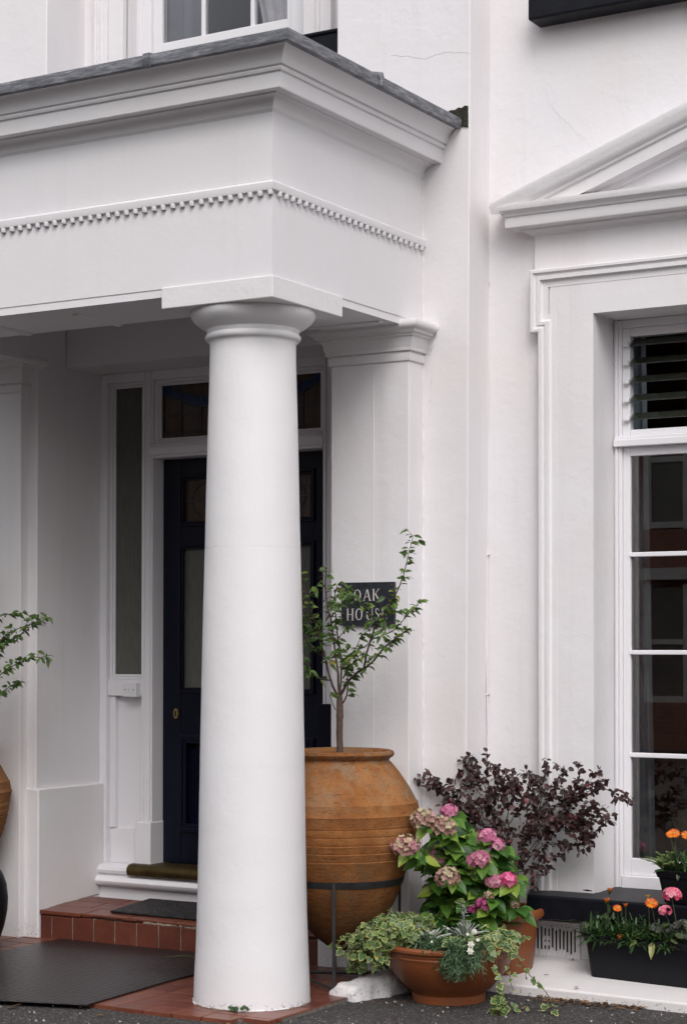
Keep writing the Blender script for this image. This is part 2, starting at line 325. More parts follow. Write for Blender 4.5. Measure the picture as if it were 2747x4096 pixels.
# ------------------------------------------------------------------ mesh helpers
COL = S.collection
WL = {}
class MB:
    def __init__(s): s.v = []; s.f = []; s.m = []; s.t = []
    def add(s, vs, fs, mat=0, tint=.5):
        o = len(s.v); s.v.extend(tuple(v) for v in vs)
        for f in fs: s.f.append(tuple(i+o for i in f)); s.m.append(mat)
        s.t.extend([tint]*len(vs)); return s
    def box(s, x0, x1, y0, y1, z0, z1, mat=0, tint=.5):
        return s.add([(x0,y0,z0),(x1,y0,z0),(x1,y1,z0),(x0,y1,z0),(x0,y0,z1),(x1,y0,z1),(x1,y1,z1),(x0,y1,z1)],
              [(3,2,1,0),(4,5,6,7),(0,1,5,4),(1,2,6,5),(2,3,7,6),(3,0,4,7)], mat, tint)
    def prism(s, poly, z0, z1, mat=0, tint=.5):            # poly: CCW list of (x, y)
        n = len(poly)
        return s.add([(x,y,z0) for x,y in poly]+[(x,y,z1) for x,y in poly],
              [tuple(range(n))[::-1], tuple(range(n, 2*n))]+[(i,(i+1)%n,n+(i+1)%n,n+i) for i in range(n)], mat, tint)
    def prism_xz(s, poly, y0, y1, mat=0, tint=.5):         # poly of (x, z), extruded in y
        n = len(poly)
        return s.add([(x,y0,z) for x,z in poly]+[(x,y1,z) for x,z in poly],
              [tuple(range(n)), tuple(range(n, 2*n))[::-1]]+[(i,n+i,n+(i+1)%n,(i+1)%n) for i in range(n)], mat, tint)
    def prism_yz(s, poly, x0, x1, mat=0, tint=.5):         # profile of (y, z), extruded along x
        n = len(poly)
        return s.add([(x0,y,z) for y,z in poly]+[(x1,y,z) for y,z in poly],
              [tuple(range(n))[::-1], tuple(range(n, 2*n))]+[(i,(i+1)%n,n+(i+1)%n,n+i) for i in range(n)], mat, tint)
    def lathe(s, prof, c, seg=48, mat=0, wob=0, seed=0, cap=True):
        n = len(prof); vs = []
        for r, z in prof:
            for k in range(seg):
                a = 2*PI*k/seg
                rr = r*(1+wob*noise.noise(Vector((math.cos(a)*1.5+seed, math.sin(a)*1.5, z*6)))) if wob else r
                zz = z+(wob*.25*noise.noise(Vector((math.cos(a)*1.2, math.sin(a)*1.2+seed, 3+z*2))) if wob else 0)
                vs.append((c[0]+rr*math.cos(a), c[1]+rr*math.sin(a), c[2]+zz))
        fs = [(i*seg+k, i*seg+(k+1)%seg, (i+1)*seg+(k+1)%seg, (i+1)*seg+k) for i in range(n-1) for k in range(seg)]
        if cap: fs += [tuple(range(seg))[::-1], tuple(range((n-1)*seg, n*seg))]
        return s.add(vs, fs, mat)
    def tube(s, pts, r0, r1=None, seg=6, mat=0, tint=.5):
        r1 = r0 if r1 is None else r1; pts = [Vector(p) for p in pts]; n = len(pts); vs = []; ref = Vector((.31, .22, .93))
        for i, p in enumerate(pts):
            d = (pts[min(i+1, n-1)]-pts[max(i-1, 0)]).normalized()
            u = d.cross(ref); u = u.normalized() if u.length > 1e-3 else Vector((1, 0, 0)); v = d.cross(u)
            r = r0+(r1-r0)*i/max(1, n-1)
            for k in range(seg):
                a = 2*PI*k/seg; vs.append(p+u*math.cos(a)*r+v*math.sin(a)*r)
        fs = [(i*seg+k, (i+1)*seg+k, (i+1)*seg+(k+1)%seg, i*seg+(k+1)%seg) for i in range(n-1) for k in range(seg)]
        fs += [tuple(range(seg)), tuple(range((n-1)*seg, n*seg))[::-1]]
        return s.add(vs, fs, mat, tint)
    def usweep(s, prof, xl, xr, yf, yb, mat=0):            # mouldings round the three sides of a block, mitred; prof: (outward, z)
        vs = []
        for o, z in prof: vs += [(xl-o, yb, z), (xl-o, yf-o, z), (xr+o, yf-o, z), (xr+o, yb, z)]
        fs = [(i*4+k, i*4+k+1, (i+1)*4+k+1, (i+1)*4+k) for i in range(len(prof)-1) for k in range(3)]
        n = len(prof)-1
        fs += [(0, 3, 2, 1), (n*4, n*4+1, n*4+2, n*4+3)]
        return s.add(vs, fs, mat)
    def rbox(s, c, ax, ay, az, mat=0, tint=.5):            # box from centre and three half-axis vectors
        c = Vector(c); vs = [c+ax*i+ay*j+az*k for k in (-1,1) for j in (-1,1) for i in (-1,1)]
        return s.add(vs, [(0,2,3,1),(4,5,7,6),(0,1,5,4),(1,3,7,5),(3,2,6,7),(2,0,4,6)], mat, tint)
    def build(s, name, mats, parent=None, smooth=0, bevel=0, seg=2):
        if not isinstance(mats, (list, tuple)): mats = [mats]
        off = Vector(WL.get(parent.name, (0,0,0))) if parent else Vector((0,0,0))
        me = bpy.data.meshes.new(name)
        me.from_pydata([(v[0]-off[0], v[1]-off[1], v[2]-off[2]) for v in s.v], [], s.f)
        for mm in mats: me.materials.append(mm)
        me.polygons.foreach_set('material_index', s.m)
        at = me.attributes.new('tint', 'FLOAT', 'POINT'); at.data.foreach_set('value', s.t)
        me.update()
        if smooth:
            me.shade_smooth(); me.set_sharp_from_angle(angle=math.radians(smooth))
        o = bpy.data.objects.new(name, me); COL.objects.link(o)
        if parent: o.parent = parent
        WL[o.name] = tuple(off)
        if bevel:
            b = o.modifiers.new('bevel', 'BEVEL'); b.width = bevel; b.segments = seg; b.limit_method = 'ANGLE'; b.angle_limit = math.radians(40); b.harden_normals = False
        return o
def tag(o, label, cat, group=None):
    o['label'] = label; o['category'] = cat
    if group: o['group'] = group
    return o
def thing(name, label, cat, loc=(0,0,0), group=None):
    o = bpy.data.objects.new(name, None); COL.objects.link(o); o.location = loc; o.empty_display_size = .1
    WL[o.name] = tuple(loc); return tag(o, label, cat, group)
def struct(o): o['kind'] = 'structure'; return o
def rnd(a, b): return random.uniform(a, b)

# leaf templates: (t, s, h) points and faces
OV = ([(0,0,0),(.33,0,-.04),(.68,0,-.05),(1,0,-.12),(.10,.30,.03),(.30,.50,.10),(.62,.40,.08),(.85,.16,.0),(.10,-.30,.03),(.30,-.50,.10),(.62,-.40,.08),(.85,-.16,.0)],
      [(0,1,5,4),(1,2,6,5),(2,3,7,6),(0,8,9,1),(1,9,10,2),(2,10,11,3)])
RL = ([(0,0,0),(.33,0,-.04),(.68,0,-.05),(1,0,-.08),(.08,.26,.03),(.28,.48,.08),(.62,.47,.08),(.88,.24,.0),(.08,-.26,.03),(.28,-.48,.08),(.62,-.47,.08),(.88,-.24,.0)], OV[1])
HL = ([(0,0,0),(.33,0,-.03),(.68,0,-.05),(1,0,-.10),(.10,.24,.03),(.34,.50,.07),(.66,.40,.05),(.86,.18,-.02),(.10,-.24,.03),(.34,-.50,.07),(.66,-.40,.05),(.86,-.18,-.02)], OV[1])
def leaf(mb, base, d, up, L, Wd, T=OV, mat=0, tint=.5, droop=.2):
    d = Vector(d).normalized(); up = Vector(up); sd_ = d.cross(up)
    sd_ = sd_.normalized() if sd_.length > 1e-4 else Vector((1,0,0)); nn = sd_.cross(d)
    b = Vector(base)
    vs = [b+d*(t*L)+sd_*(s*Wd)+nn*(h*Wd)+Vector((0,0,-droop*L*t*t)) for t, s, h in T[0]]
    mb.add(vs, T[1], mat, tint)
IV = [(.08,0),(-.10,.24),(.06,.46),(.30,.62),(.42,.30),(.62,.34),(1,0)]
IVO = IV+[(t,-s) for t, s in IV[-2:0:-1]]
def ivy(mb, base, d, up, size, tint, gm=0, cm=1):
    d = Vector(d).normalized(); up = Vector(up); sd_ = d.cross(up); sd_ = sd_.normalized() if sd_.length > 1e-4 else Vector((1,0,0)); nn = sd_.cross(d)
    b = Vector(base); c = (.36, 0); k = rnd(.76, .88); n = len(IVO)
    def pt(t, s, h): return b+d*(t*size)+sd_*(s*size)+nn*(h*size)+Vector((0,0,-.18*size*t*t))
    outer = [pt(t, s, .06*abs(s)-.05*t) for t, s in IVO]
    inner = [pt(c[0]+(t-c[0])*k+rnd(-.03,.03), s*k, .012+.06*abs(s*k)-.05*t) for t, s in IVO]
    ctr = pt(c[0], 0, -.01)
    mb.add(inner+[ctr], [(i, (i+1)%n, n) for i in range(n)], gm, tint)
    mb.add(outer+inner, [(i, (i+1)%n, n+(i+1)%n, n+i) for i in range(n)], cm, rnd(.1, .9))
def rdir(zmin=-1, zmax=1):
    z = rnd(zmin, zmax); a = rnd(0, 2*PI); r = math.sqrt(max(0, 1-z*z)); return Vector((r*math.cos(a), r*math.sin(a), z))
def resample(pts, step):
    pts = [Vector(p) for p in pts]
    # catmull-rom
    out = []
    P_ = [pts[0]*2-pts[1]]+pts+[pts[-1]*2-pts[-2]]
    for i in range(1, len(P_)-2):
        a, b, c, d = P_[i-1:i+3]; n = max(1, int((c-b).length/step))
        for k in range(n):
            t = k/n; out.append(.5*((2*b)+(c-a)*t+(2*a-5*b+4*c-d)*t*t+(3*b-a-3*c+d)*t**3))
    out.append(pts[-1]); return out

# ================================================================== GROUND
g = MB(); g.add([(-60,-60,-.01),(60,-60,-.01),(60,60,-.01),(-60,60,-.01)], [(0,1,2,3)])
struct(g.build('ground', M['asphalt']))

# porch floor: quarry tiles on a mortar bed
b = MB(); b.prism([(-2.6,-.44),(.10,-.40),(.33,-.27),(.335,.95),(-2.6,.95)], -.03, .003)
pf = struct(b.build('porch_floor', M['grout']))
b = MB(); TS = .152
for i in range(-18, 3):
    for j in range(-3, 7):
        x0 = i*TS+.02; y0 = j*TS-.012
        x1 = x0+TS-.005; y1 = y0+TS-.005
        if y0 > .93 or x0 > .325: continue
        fr = -.43 if x0 < 0 else -.43+max(0, x0)*.45
        a0 = max(y0, fr+rnd(-.006,.006)); y1 = min(y1, .94); x1 = min(x1, .33)
        if a0 > y1-.02: continue
        b.box(x0, x1, a0, y1, -.02, .008+rnd(-.0008,.0008), 0, rnd(0,1))
pt_ = b.build('paving_tiles', M['tile'], pf, bevel=.0015, seg=1)

# ================================================================== HOUSE
H = thing('house', 'white stucco house front with a columned porch, navy door and tall pedimented window', 'house')

# --- walls
b = MB()
b.prism_xz([(-.125,-.1),(.515,-.1),(.560,7),(-.21,7),(-.21,3.45),(-.125,3.45)], 1.09, 1.62)      # pier behind the right pilaster
b.build('pier_wall', M['render'], H, bevel=.006)
b = MB()
b.box(.50, 1.1095, 1.31, 1.60, -.1, 3.1965); b.box(2.2905, 6, 1.31, 1.60, -.1, 3.1965)
b.box(1.1095, 2.2905, 1.31, 1.60, -.1, .413); b.box(.50, 6, 1.31, 1.60, 3.1965, 7)
b.build('front_wall', M['render'], H)
b = MB()
b.box(-4.5, -2.035, .945, 1.62, -.1, 3.45); b.box(-4.5, -2.10, 1.09, 1.62, 3.45, 7)
b.build('left_wall', M['render'], H, bevel=.006)
b = MB()                                                       # recessed bay over the porch, with the upper window hole
b.box(-2.11, -1.80, 1.43, 1.72, 3.5, 7); b.box(-.60, -.20, 1.43, 1.72, 3.5, 7)
b.box(-1.80, -.60, 1.43, 1.72, 3.5, 4.62); b.box(-1.80, -.60, 1.43, 1.72, 6.4, 7)
b.build('upper_wall', M['render'], H)
# dado inside the porch
b = MB(); b.prism([(-2.135,.925),(-2.0,.925),(-2.0,1.50),(-2.036,1.50),(-2.036,.945),(-2.135,.945)], 0, .815)
b.build('dado', M['rough'], H, bevel=.008, seg=3)
b = MB(); b.box(-.225, -.126, .93, 1.5, .0, .815); b.build('dado', M['rough'], H, bevel=.008, seg=3)

# --- pilasters with capitals
def pilaster(x0, x1, yf, yb, mitre=True):
    b = MB(); b.box(x0, x1, yf, yb, -.01, 3.16)
    p = b.build('pilaster', M['render'], H, bevel=.005)
    c = MB()
    c.usweep([(0,2.985),(.008,2.990),(.010,2.998),(.010,3.026),(.004,3.034),(.020,3.038),(.022,3.048),(.022,3.058),(.026,3.064),(.028,3.084),(.034,3.100),(.046,3.108),(.046,3.116),(.060,3.120),(.066,3.132),(.080,3.138),(.088,3.150),(.088,3.166),(.082,3.177),(0,3.179)], x0, x1, yf, yb)
    c.build('pilaster_capital', M['rough'], p, smooth=35)
    return p
pl = pilaster(-.157, .285, .945, 1.12)
k = MB(); k.tube([(.088+rnd(-.0013,.0013), .9453+rnd(-.0004,.0004), z/40) for z in range(4, 119)], .0022, seg=5); k.build('paint_seam', M['render'], pl, smooth=60)
pilaster(-2.42, -2.095, .88, 1.0)

# --- front entablature
E1 = [(0,3.155),(0,3.188),(.004,3.192),(.004,3.562),(.020,3.566),(.022,3.572),(.022,3.598),(.004,3.610),(.004,3.905),(.008,3.912),(.014,3.918),(.017,3.934),(.026,3.950),(.042,3.962),(.062,3.966),(.064,3.972),(.104,3.972),(.106,3.968),(.110,3.972),(.116,4.036),(.126,4.040),(.130,4.050),(.126,4.058),(.138,4.062),(.142,4.072),(.146,4.086),(.156,4.104),(.172,4.120),(.194,4.132),(.205,4.136),(.205,4.15)]
b = MB(); b.usweep(E1, -2.41, .28, -.28, 1.43)
# inner faces are hidden in the roof; cut the soffit as separate beams below
ent = b.build('entablature', M['smooth'], H, smooth=28)
# remove the closing bottom face (the porch is hollow): delete it
me = ent.data
import bmesh
bm = bmesh.new(); bm.from_mesh(me)
dead_ = [f for f in bm.faces if all(abs(v.co.z-3.155) < 1e-4 for v in f.verts)]
bmesh.ops.delete(bm, geom=dead_, context='FACES'); bm.to_mesh(me); bm.free()
# beams and ceiling
b = MB()
b.box(-2.408, .278, -.278, .20, 3.1555, 3.45); b.box(-.15, .277, .2005, 1.1, 3.156, 3.45); b.box(-2.407, -2.03, .2005, 1.1, 3.156, 3.45)
b.box(-2.03, -.125, 1.19, 1.62, 3.152, 3.60)
sof = b.build('porch_beam', M['smooth'], H)
b = MB(); b.box(-2.3, .2, .1, 1.3, 3.40, 3.46); b.build('porch_ceiling', M['smooth'], H)
for x in (-.345, -.894, -1.45, -2.0):
    b = MB(); b.prism_xz([(x-.02,3.16),(x-.02,3.148),(x-.008,3.147),(x-.006,3.142),(x+.006,3.142),(x+.008,3.147),(x+.02,3.148),(x+.02,3.16)], -.15, .185)
    b.build('soffit_moulding', M['smooth'], sof)
for y in (.36, .75): b = MB(); b.box(-.17, .24, y-.02, y+.02, 3.148, 3.16); b.build('soffit_moulding', M['smooth'], sof, bevel=.003)
# dentils: little round pegs under the string course
sp = .0515; dent0 = None
def peg(x, y, ax):
    r = .0132*rnd(.92,1.06); x += rnd(-.0015,.0015)*(1-ax); y += rnd(-.0015,.0015)*ax
    for zz0, zz1, rr in ((3.544+rnd(-.001,.001), 3.5655, r),):
        seg = 12; vs = []
        for z, q in ((zz0, .93*rr), (zz0+.0015, rr), (zz1, rr)):
            for k_ in range(seg):
                a = 2*PI*k_/seg+.2; vs.append((x+q*math.cos(a), y+q*math.sin(a), z))
        fs = [(i*seg+k_, i*seg+(k_+1)%seg, (i+1)*seg+(k_+1)%seg, (i+1)*seg+k_) for i in range(2) for k_ in range(seg)]
        fs += [tuple(range(seg))[::-1]]; dn = MB(); dn.add(vs, fs); dn.build('dentil', M['smooth'], ent, smooth=35)
x = .28
while x > -2.41: peg(x, -.292, 0); x -= sp
y = -.24
while y < 1.07: peg(.292, y, 1); y += sp*1.05
# lead roof
b = MB(); b.usweep([(.203,4.128),(.213,4.125),(.217,4.128),(.222,4.166),(.218,4.176),(.205,4.180),(.05,4.183)], -2.41, .28, -.28, 1.085)
b.box(-2.37, -.2, .9, 1.43, 4.10, 4.185)
ld = b.build('lead_roof', M['lead'], H, smooth=40)
for x in (-0.228, -1.528):
    b = MB(); b.prism_yz([(-.40,4.16),(-.480,4.122),(-.499,4.120),(-.508,4.130),(-.510,4.166),(-.503,4.182),(-.40,4.189)], x-.017, x+.017); b.build('roll_joint', M['lead'], ld, smooth=50)
b = MB()
for y in (0.280,):
    b.tube([(.502,y,4.128),(.508,y,4.150),(.503,y,4.178),(.46,y,4.186),(.38,y,4.187)], .015, seg=8)
b.build('roll_joint', M['lead'], ld, smooth=50)

# --- columns
def column(cx, cy):
    root_b = MB()
    key = [(-.01,.262),(.10,.2585),(.30,.250),(.5,.2445),(.75,.240),(1.06,.2352),(1.3,.231),(1.55,.2265),(1.8,.221),(2.04,.2149),(2.3,.209),(2.55,.203),(2.75,.198),(2.90,.1945),(2.955,.1945)]
    prof = []; z = -.01
    while z < 2.95:
        k_ = max(i for i in range(len(key)-1) if key[i][0] <= z+1e-6); a_, c_ = key[k_], key[k_+1]; t = (z-a_[0])/(c_[0]-a_[0])
        p0 = key[max(0, k_-1)]; p3 = key[min(len(key)-1, k_+2)]
        m0 = (c_[1]-p0[1])/(c_[0]-p0[0])*(c_[0]-a_[0]); m1 = (p3[1]-a_[1])/(p3[0]-a_[0])*(c_[0]-a_[0])
        r_ = (2*t**3-3*t*t+1)*a_[1]+(t**3-2*t*t+t)*m0+(-2*t**3+3*t*t)*c_[1]+(t**3-t*t)*m1
        prof.append((r_, z)); z += .04
    prof += [(.1945,2.955),(.200,2.966),(.209,2.970)]
    root_b.lathe(prof, (cx, cy, 0), 96, wob=.004)
    sh = root_b.build('column', M['column'], H, smooth=60)
    c = MB(); c.lathe([(.19,2.968),(.209,2.970),(.2145,2.976),(.2165,2.984),(.2145,2.992),(.209,2.996),(.206,2.999),(.2085,3.004),(.2095,3.018),(.219,3.024),(.234,3.031),(.250,3.041),(.264,3.053),(.275,3.067),(.2815,3.081),(.283,3.094),(.279,3.1045),(.25,3.106)], (cx, cy, 0), 96, wob=.002)
    c.build('column_capital', M['column'], sh, smooth=35)
    for sz, rr in ((2.038, .2147), (1.066, .2350)):
        q = MB(); q.tube([(cx+(rr+.0002)*math.cos(a_/40), cy+(rr+.0002)*math.sin(a_/40), sz+.0012*noise.noise(Vector((a_*.2, sz, 0)))) for a_ in range(-105, 18)], .0007, seg=4); q.build('joint_line', M['seam'], sh)
    a = MB(); a.box(cx-.295, cx+.295, cy-.295, cy+.295, 3.100, 3.195); a.build('abacus', M['rough'], sh, bevel=.004)
column(0, 0); column(-2.13, 0)

# --- step up to the door
b = MB(); b.box(-2.0, -.225, .965, 1.42, -.02, .150); st = b.build('doorstep', M['grout'], H)
b = MB()
x = -2.0; first = True
while x < -.23:
    wd = .08 if first else .1425; first = False
    b.box(x+.003, min(x+wd-.003, -.226), .942, .975, .004, .134+rnd(-.003,.002), 0, rnd(0,.55)); x += wd
b.build('riser_tiles', M['tile'], st, bevel=.003)
b = MB()
for j in range(3):
    y0 = .945+j*.15; x = -2.0-.075*(j % 2)
    while x < -.23:
        xa, xb = max(x+.002, -1.999), min(x+.296, -.226); y1 = y0+.147
        if xb > xa: b.add([(xa,y0,.145),(xb,y0,.145),(xb,y1,.145),(xa,y1,.145),(xa,y0,.157+j*.008),(xb,y0,.157+j*.008),(xb,y1,.165+j*.008),(xa,y1,.165+j*.008)],
              [(3,2,1,0),(4,5,6,7),(0,1,5,4),(1,2,6,5),(2,3,7,6),(3,0,4,7)], 0, rnd(.3,1))
        x += .30
b.box(-2.0, -1.72, .936, .975, .137, .158, 0, .6)
x = -1.715
while x < -.3:
    x1 = x+rnd(.06,.16)
    b.box(x, min(x1, -.23), .940+rnd(0,.012), .975, .139, .156-rnd(0,.006), 0, rnd(.1,.5)); x = x1+rnd(.004,.03)
b.build('tread_tiles', M['tile'], st, bevel=.004)
b = MB()
for _ in range(60):
    x = rnd(-1.3, -.4); b.rbox((x, .948+rnd(0,.01), .137+rnd(-.004,.004)), Vector((rnd(.008,.03),0,rnd(-.002,.002))), Vector((0,.008,0)), Vector((0,0,rnd(.002,.006))), 0)
for i in range(1, 13): b.box(-1.92+(i-1)*.1425-.0025, -1.92+(i-1)*.1425+.0025, .946, .97, .004, .134)
b.box(-2.0, -.226, .9405, .96, -.01, .006)
b.build('mortar', M['nosing'], st)

# --- base moulding and sill under the door screen
b = MB()
b.prism_yz([(1.62,.15),(1.47,.15),(1.47,.232),(1.445,.236),(1.425,.250),(1.420,.268),(1.428,.285),(1.445,.294),(1.462,.297),(1.462,.305),(1.445,.312),(1.440,.328),(1.448,.345),(1.47,.352),(1.50,.36),(1.62,.36)], -2.0, -.126)
b.build('base_moulding', M['gloss'], H, smooth=40)
b = MB()
b.prism_yz([(1.60,.352),(1.60,.372),(1.46,.372),(1.435,.366),(1.418,.350),(1.415,.330),(1.423,.312),(1.44,.305),(1.46,.305),(1.46,.352)], -1.775, -.36)
b.build('threshold', M['brass'], H, smooth=40)

# --- door screen (frame, sidelights, fanlight)
def mould_frame(b, x0, x1, z0, z1, y, w_, d, inner=1, mat=0):
    # rectangular moulding ring lying on plane y, w_ wide, d proud (negative y)
    def ring(x0, x1, z0, z1, w_, y0, y1):
        b.box(x0, x0+w_, y0, y1, z0, z1, mat); b.box(x1-w_, x1, y0, y1, z0, z1, mat)
        b.box(x0+w_, x1-w_, y0, y1, z1-w_, z1, mat); b.box(x0+w_, x1-w_, y0, y1, z0, z0+w_, mat)
    ring(x0, x1, z0, z1, w_*.55, y-d, y+.01)
    ring(x0+w_*.55, x1-w_*.55, z0+w_*.55, z1-w_*.55, w_*.45, y-d*.5, y+.01)
scr = MB(); Z0, Z1 = .36, 3.151
def post(x0, x1, y0=1.50, z0=Z0): scr.box(x0, x1, y0, 1.66, z0, Z1)
post(-2.034, -1.985); post(-1.735, -1.662); post(-.541, -.46); post(-.17, -.12)
for xx in (-1.735, -.541):
    scr.box(xx+.006, xx+.022, 1.490, 1.50, Z0+.24, Z1); scr.box(xx+.048, xx+.064, 1.490, 1.50, Z0+.24, Z1)
scr.box(-2.034, -.12, 1.502, 1.66, 3.100, Z1)
scr.box(-1.662, -.541, 1.492, 1.66, 2.655, 2.735); scr.box(-1.672, -.531, 1.478, 1.50, 2.672, 2.716)
for x0, x1 in ((-1.985, -1.735), (-.46, -.17)):
    scr.box(x0, x1, 1.515, 1.62, 1.312, 1.405)
    scr.box(x0, x1, 1.560, 1.62, Z0, 1.312); scr.box(x0, x1, 1.54, 1.62, Z0, .56)
    scr.box(x0, x0+.042, 1.53, 1.62, .56, 1.312)
    mould_frame(scr, x0+.001, x1-.001, 1.405, 3.10, 1.545, .030, .018)
scr.box(-1.765, -1.655, 1.478, 1.66, Z0, .605); scr.box(-.548, -.45, 1.478, 1.66, Z0, .605)
mould_frame(scr, -1.662, -.541, 2.735, 3.10, 1.54, .034, .02)
sc = scr.build('door_screen', M['gloss'], H, bevel=.004)
for x0, x1 in ((-1.955, -1.76), (-.43, -.20)):
    b = MB(); b.box(x0-.01, x1+.01, 1.548, 1.552, 1.425, 3.08); b.build('sidelight_pane', M['reeded'], sc)
b = MB(); b.box(-.552, -.470, 1.462, 1.50, .372, 1.29); b.build('navy_side_panel', M['navy'], sc, bevel=.003)
# fanlight: cathedral glass in lead with a blue swag
b = MB(); b.box(-1.64, -.56, 1.556, 1.560, 2.755, 3.08)
fl = b.build('fanlight_pane', M['amber'], sc)
b = MB()
for i in range(1, 8):
    xx = -1.635+i*.134; b.box(xx-.003, xx+.003, 1.550, 1.557, 2.76, 3.08 if i in (4,) else 3.0)
b.box(-1.64, -.56, 1.5505, 1.557, 2.895, 2.901); b.box(-1.64, -.56, 1.5505, 1.557, 2.795, 2.799)
b.build('lead_cames', M['leadcame'], sc)
b = MB(); e = MB()
def swag(sgn):
    xm = -1.101; pts = []
    for i in range(15):
        t = i/14; xx = .515*(1-t)+.02*t; zz = 3.045-.085*math.sin(min(1, t*1.6)*PI*.5)+.035*max(0, t-.55)/.45
        pts.append((xm-sgn*xx, zz, .020+.012*math.sin(t*PI)))
    up = [(x, z+h) for x, z, h in pts]; dn_ = [(x, z-h) for x, z, h in pts]
    n = len(pts); b.add([(x,1.552,z) for x,z in up+dn_], [(i,i+1,n+i+1,n+i) for i in range(n-1)])
    for line in (up, dn_): e.tube([(x,1.550,z) for x,z in line], .0028, seg=5)
    cx, cz = xm-sgn*.505, 3.045
    b.add([(cx+.030*math.cos(a_*PI/8), 1.5515, cz+.036*math.sin(a_*PI/8)) for a_ in range(16)], [tuple(range(16))])
    e.tube([(cx+.032*math.cos(a_*PI/8), 1.5495, cz+.038*math.sin(a_*PI/8)) for a_ in range(17)], .003, seg=5)
swag(1); swag(-1)
b.build('blue_swag', M['blueglass'], sc); e.build('swag_leading', M['leadcame'], sc)

# --- front door
d = MB(); y0 = 1.60
def rail(x0, x1, z0, z1, yy=y0): d.box(x0, x1, yy, 1.655, z0, z1)
DL, DR = -1.660, -.535; cx = (DL+DR)/2
rail(DL, DL+.125, .375, 2.653); rail(DR-.055, DR, .375, 2.653, y0+.001); rail(DR-.125, DR-.055, .375, 2.653); rail(cx-.05, cx+.05, .375, 2.653)
for z0, z1 in ((2.55,2.653),(2.16,2.28),(1.09,1.345),(.375,.56)): rail(DL+.125, DR-.125, z0, z1, y0+.0015)
d.box(DL, DR, 1.64, 1.655, .375, 1.2)
door = None
for x0, x1 in ((DL+.115, cx-.045), (cx+.045, DR-.115)):
    for z0, z1 in ((2.27,2.56),(1.335,2.17)): mould_frame(d, x0, x1, z0, z1, y0-.001, .028, .014)
    mould_frame(d, x0, x1, .55, 1.10, y0-.001, .05, .014)
    for i in range(14): d.box(x0+.07+i*.018, x0+.08+i*.018, 1.628, 1.642, .64, 1.01)
door = d.build('front_door', M['navy'], H, bevel=.003)
for x0, x1 in ((DL+.135, cx-.06), (cx+.06, DR-.135)):
    b = MB(); b.box(x0-.01, x1+.01, 1.618, 1.622, 2.285, 2.545); b.build('upper_pane', M['amber'], door)
    b = MB(); b.box(x0-.01, x1+.01, 1.618, 1.622, 1.35, 2.155); b.build('lower_pane', M['reeded'], door)
    b = MB(); xm = (x0+x1)/2
    b.tube([(xm+.13*math.cos(a_*PI/12), 1.615, 2.415+.105*math.sin(a_*PI/12)) for a_ in range(25)], .003, seg=5)
    b.tube([(xm+.05*math.cos(a_*PI/12), 1.615, 2.415+.105*math.sin(a_*PI/12)) for a_ in range(25)], .003, seg=5)
    b.box(x0, x1, 1.612, 1.617, 2.412, 2.418); b.box(xm-.003, xm+.003, 1.612, 1.617, 2.29, 2.54); b.build('pane_leading', M['leadcame'], door)
b = MB()                                                       # oval escutcheon with keyhole
vs = [(-1.567+.016*math.cos(a_*PI/12), 1.594, 1.215+.029*math.sin(a_*PI/12)) for a_ in range(24)]
vs2 = [(v[0], 1.602, v[2]) for v in vs]
b.add(vs+vs2, [tuple(range(24))]+[(i,(i+1)%24,24+(i+1)%24,24+i) for i in range(24)])
kp = b.build('keyhole_plate', M['brassplate'], door)
b = MB(); b.add([(-1.567+.0065*math.cos(a_*PI/8), 1.5925, 1.224+.0065*math.sin(a_*PI/8)) for a_ in range(16)], [tuple(range(16))])
b.add([(-1.570,1.5923,1.222),(-1.564,1.5923,1.222),(-1.561,1.5923,1.200),(-1.573,1.5923,1.200)], [(0,1,2,3)]); b.build('keyhole', M['blackplastic'], kp)
b = MB(); b.box(-2.03, -.13, 1.9, 1.95, .2, 3.4); b.build('hall_wall', M['hall'], H)

# --- pediment window: architrave
def offset_path(pts, d_):
    out = []
    n = len(pts)
    for i, p in enumerate(pts):
        p = Vector(p)
        a = (p-Vector(pts[i-1])).normalized() if i > 0 else None
        c = (Vector(pts[i+1])-p).normalized() if i < n-1 else None
        if a is None: a = c
        if c is None: c = a
        na = Vector((a.y, -a.x)); nc = Vector((c.y, -c.x))     # right-hand side = inward
        m_ = (na+nc); m_ = m_.normalized() if m_.length > 1e-6 else na
        out.append(p+m_*(d_/max(.2, m_.dot(na))))
    return out
XC = 1.70; DX = .832; EX = .788
path = [(DX,.40),(DX,3.122),(EX,3.122),(EX,3.430),(2*XC-EX,3.430),(2*XC-EX,3.122),(2*XC-DX,3.122),(2*XC-DX,.40)]
prof = [(0,1.31),(0,1.247),(.006,1.243),(.018,1.243),(.020,1.250),(.028,1.256),(.034,1.256),(.036,1.250),(.052,1.250),(.054,1.262),(.062,1.268),(.088,1.268),(.090,1.280),(.10,1.282),(.10,1.31)]
b = MB(); rings = [offset_path(path, o) for o, _ in prof]; n = len(path)
vs = [(rings[i][j][0], prof[i][1], rings[i][j][1]) for i in range(len(prof)) for j in range(n)]
b.add(vs, [(i*n+j, i*n+j+1, (i+1)*n+j+1, (i+1)*n+j) for i in range(len(prof)-1) for j in range(n-1)])
b.build('architrave_moulding', M['rough'], H, smooth=30)
b = MB()
b.box(.90, 1.111, 1.270, 1.32, .40, 3.38); b.box(2*XC-1.111, 2*XC-.90, 1.270, 1.32, .40, 3.38); b.box(1.111, 2*XC-1.111, 1.270, 1.32, 3.195, 3.38)
b.box(.885, .902, 1.2705, 1.32, 3.05, 3.375); b.box(2*XC-.902, 2*XC-.885, 1.2705, 1.32, 3.05, 3.375)
b.build('window_surround', M['render'], H)
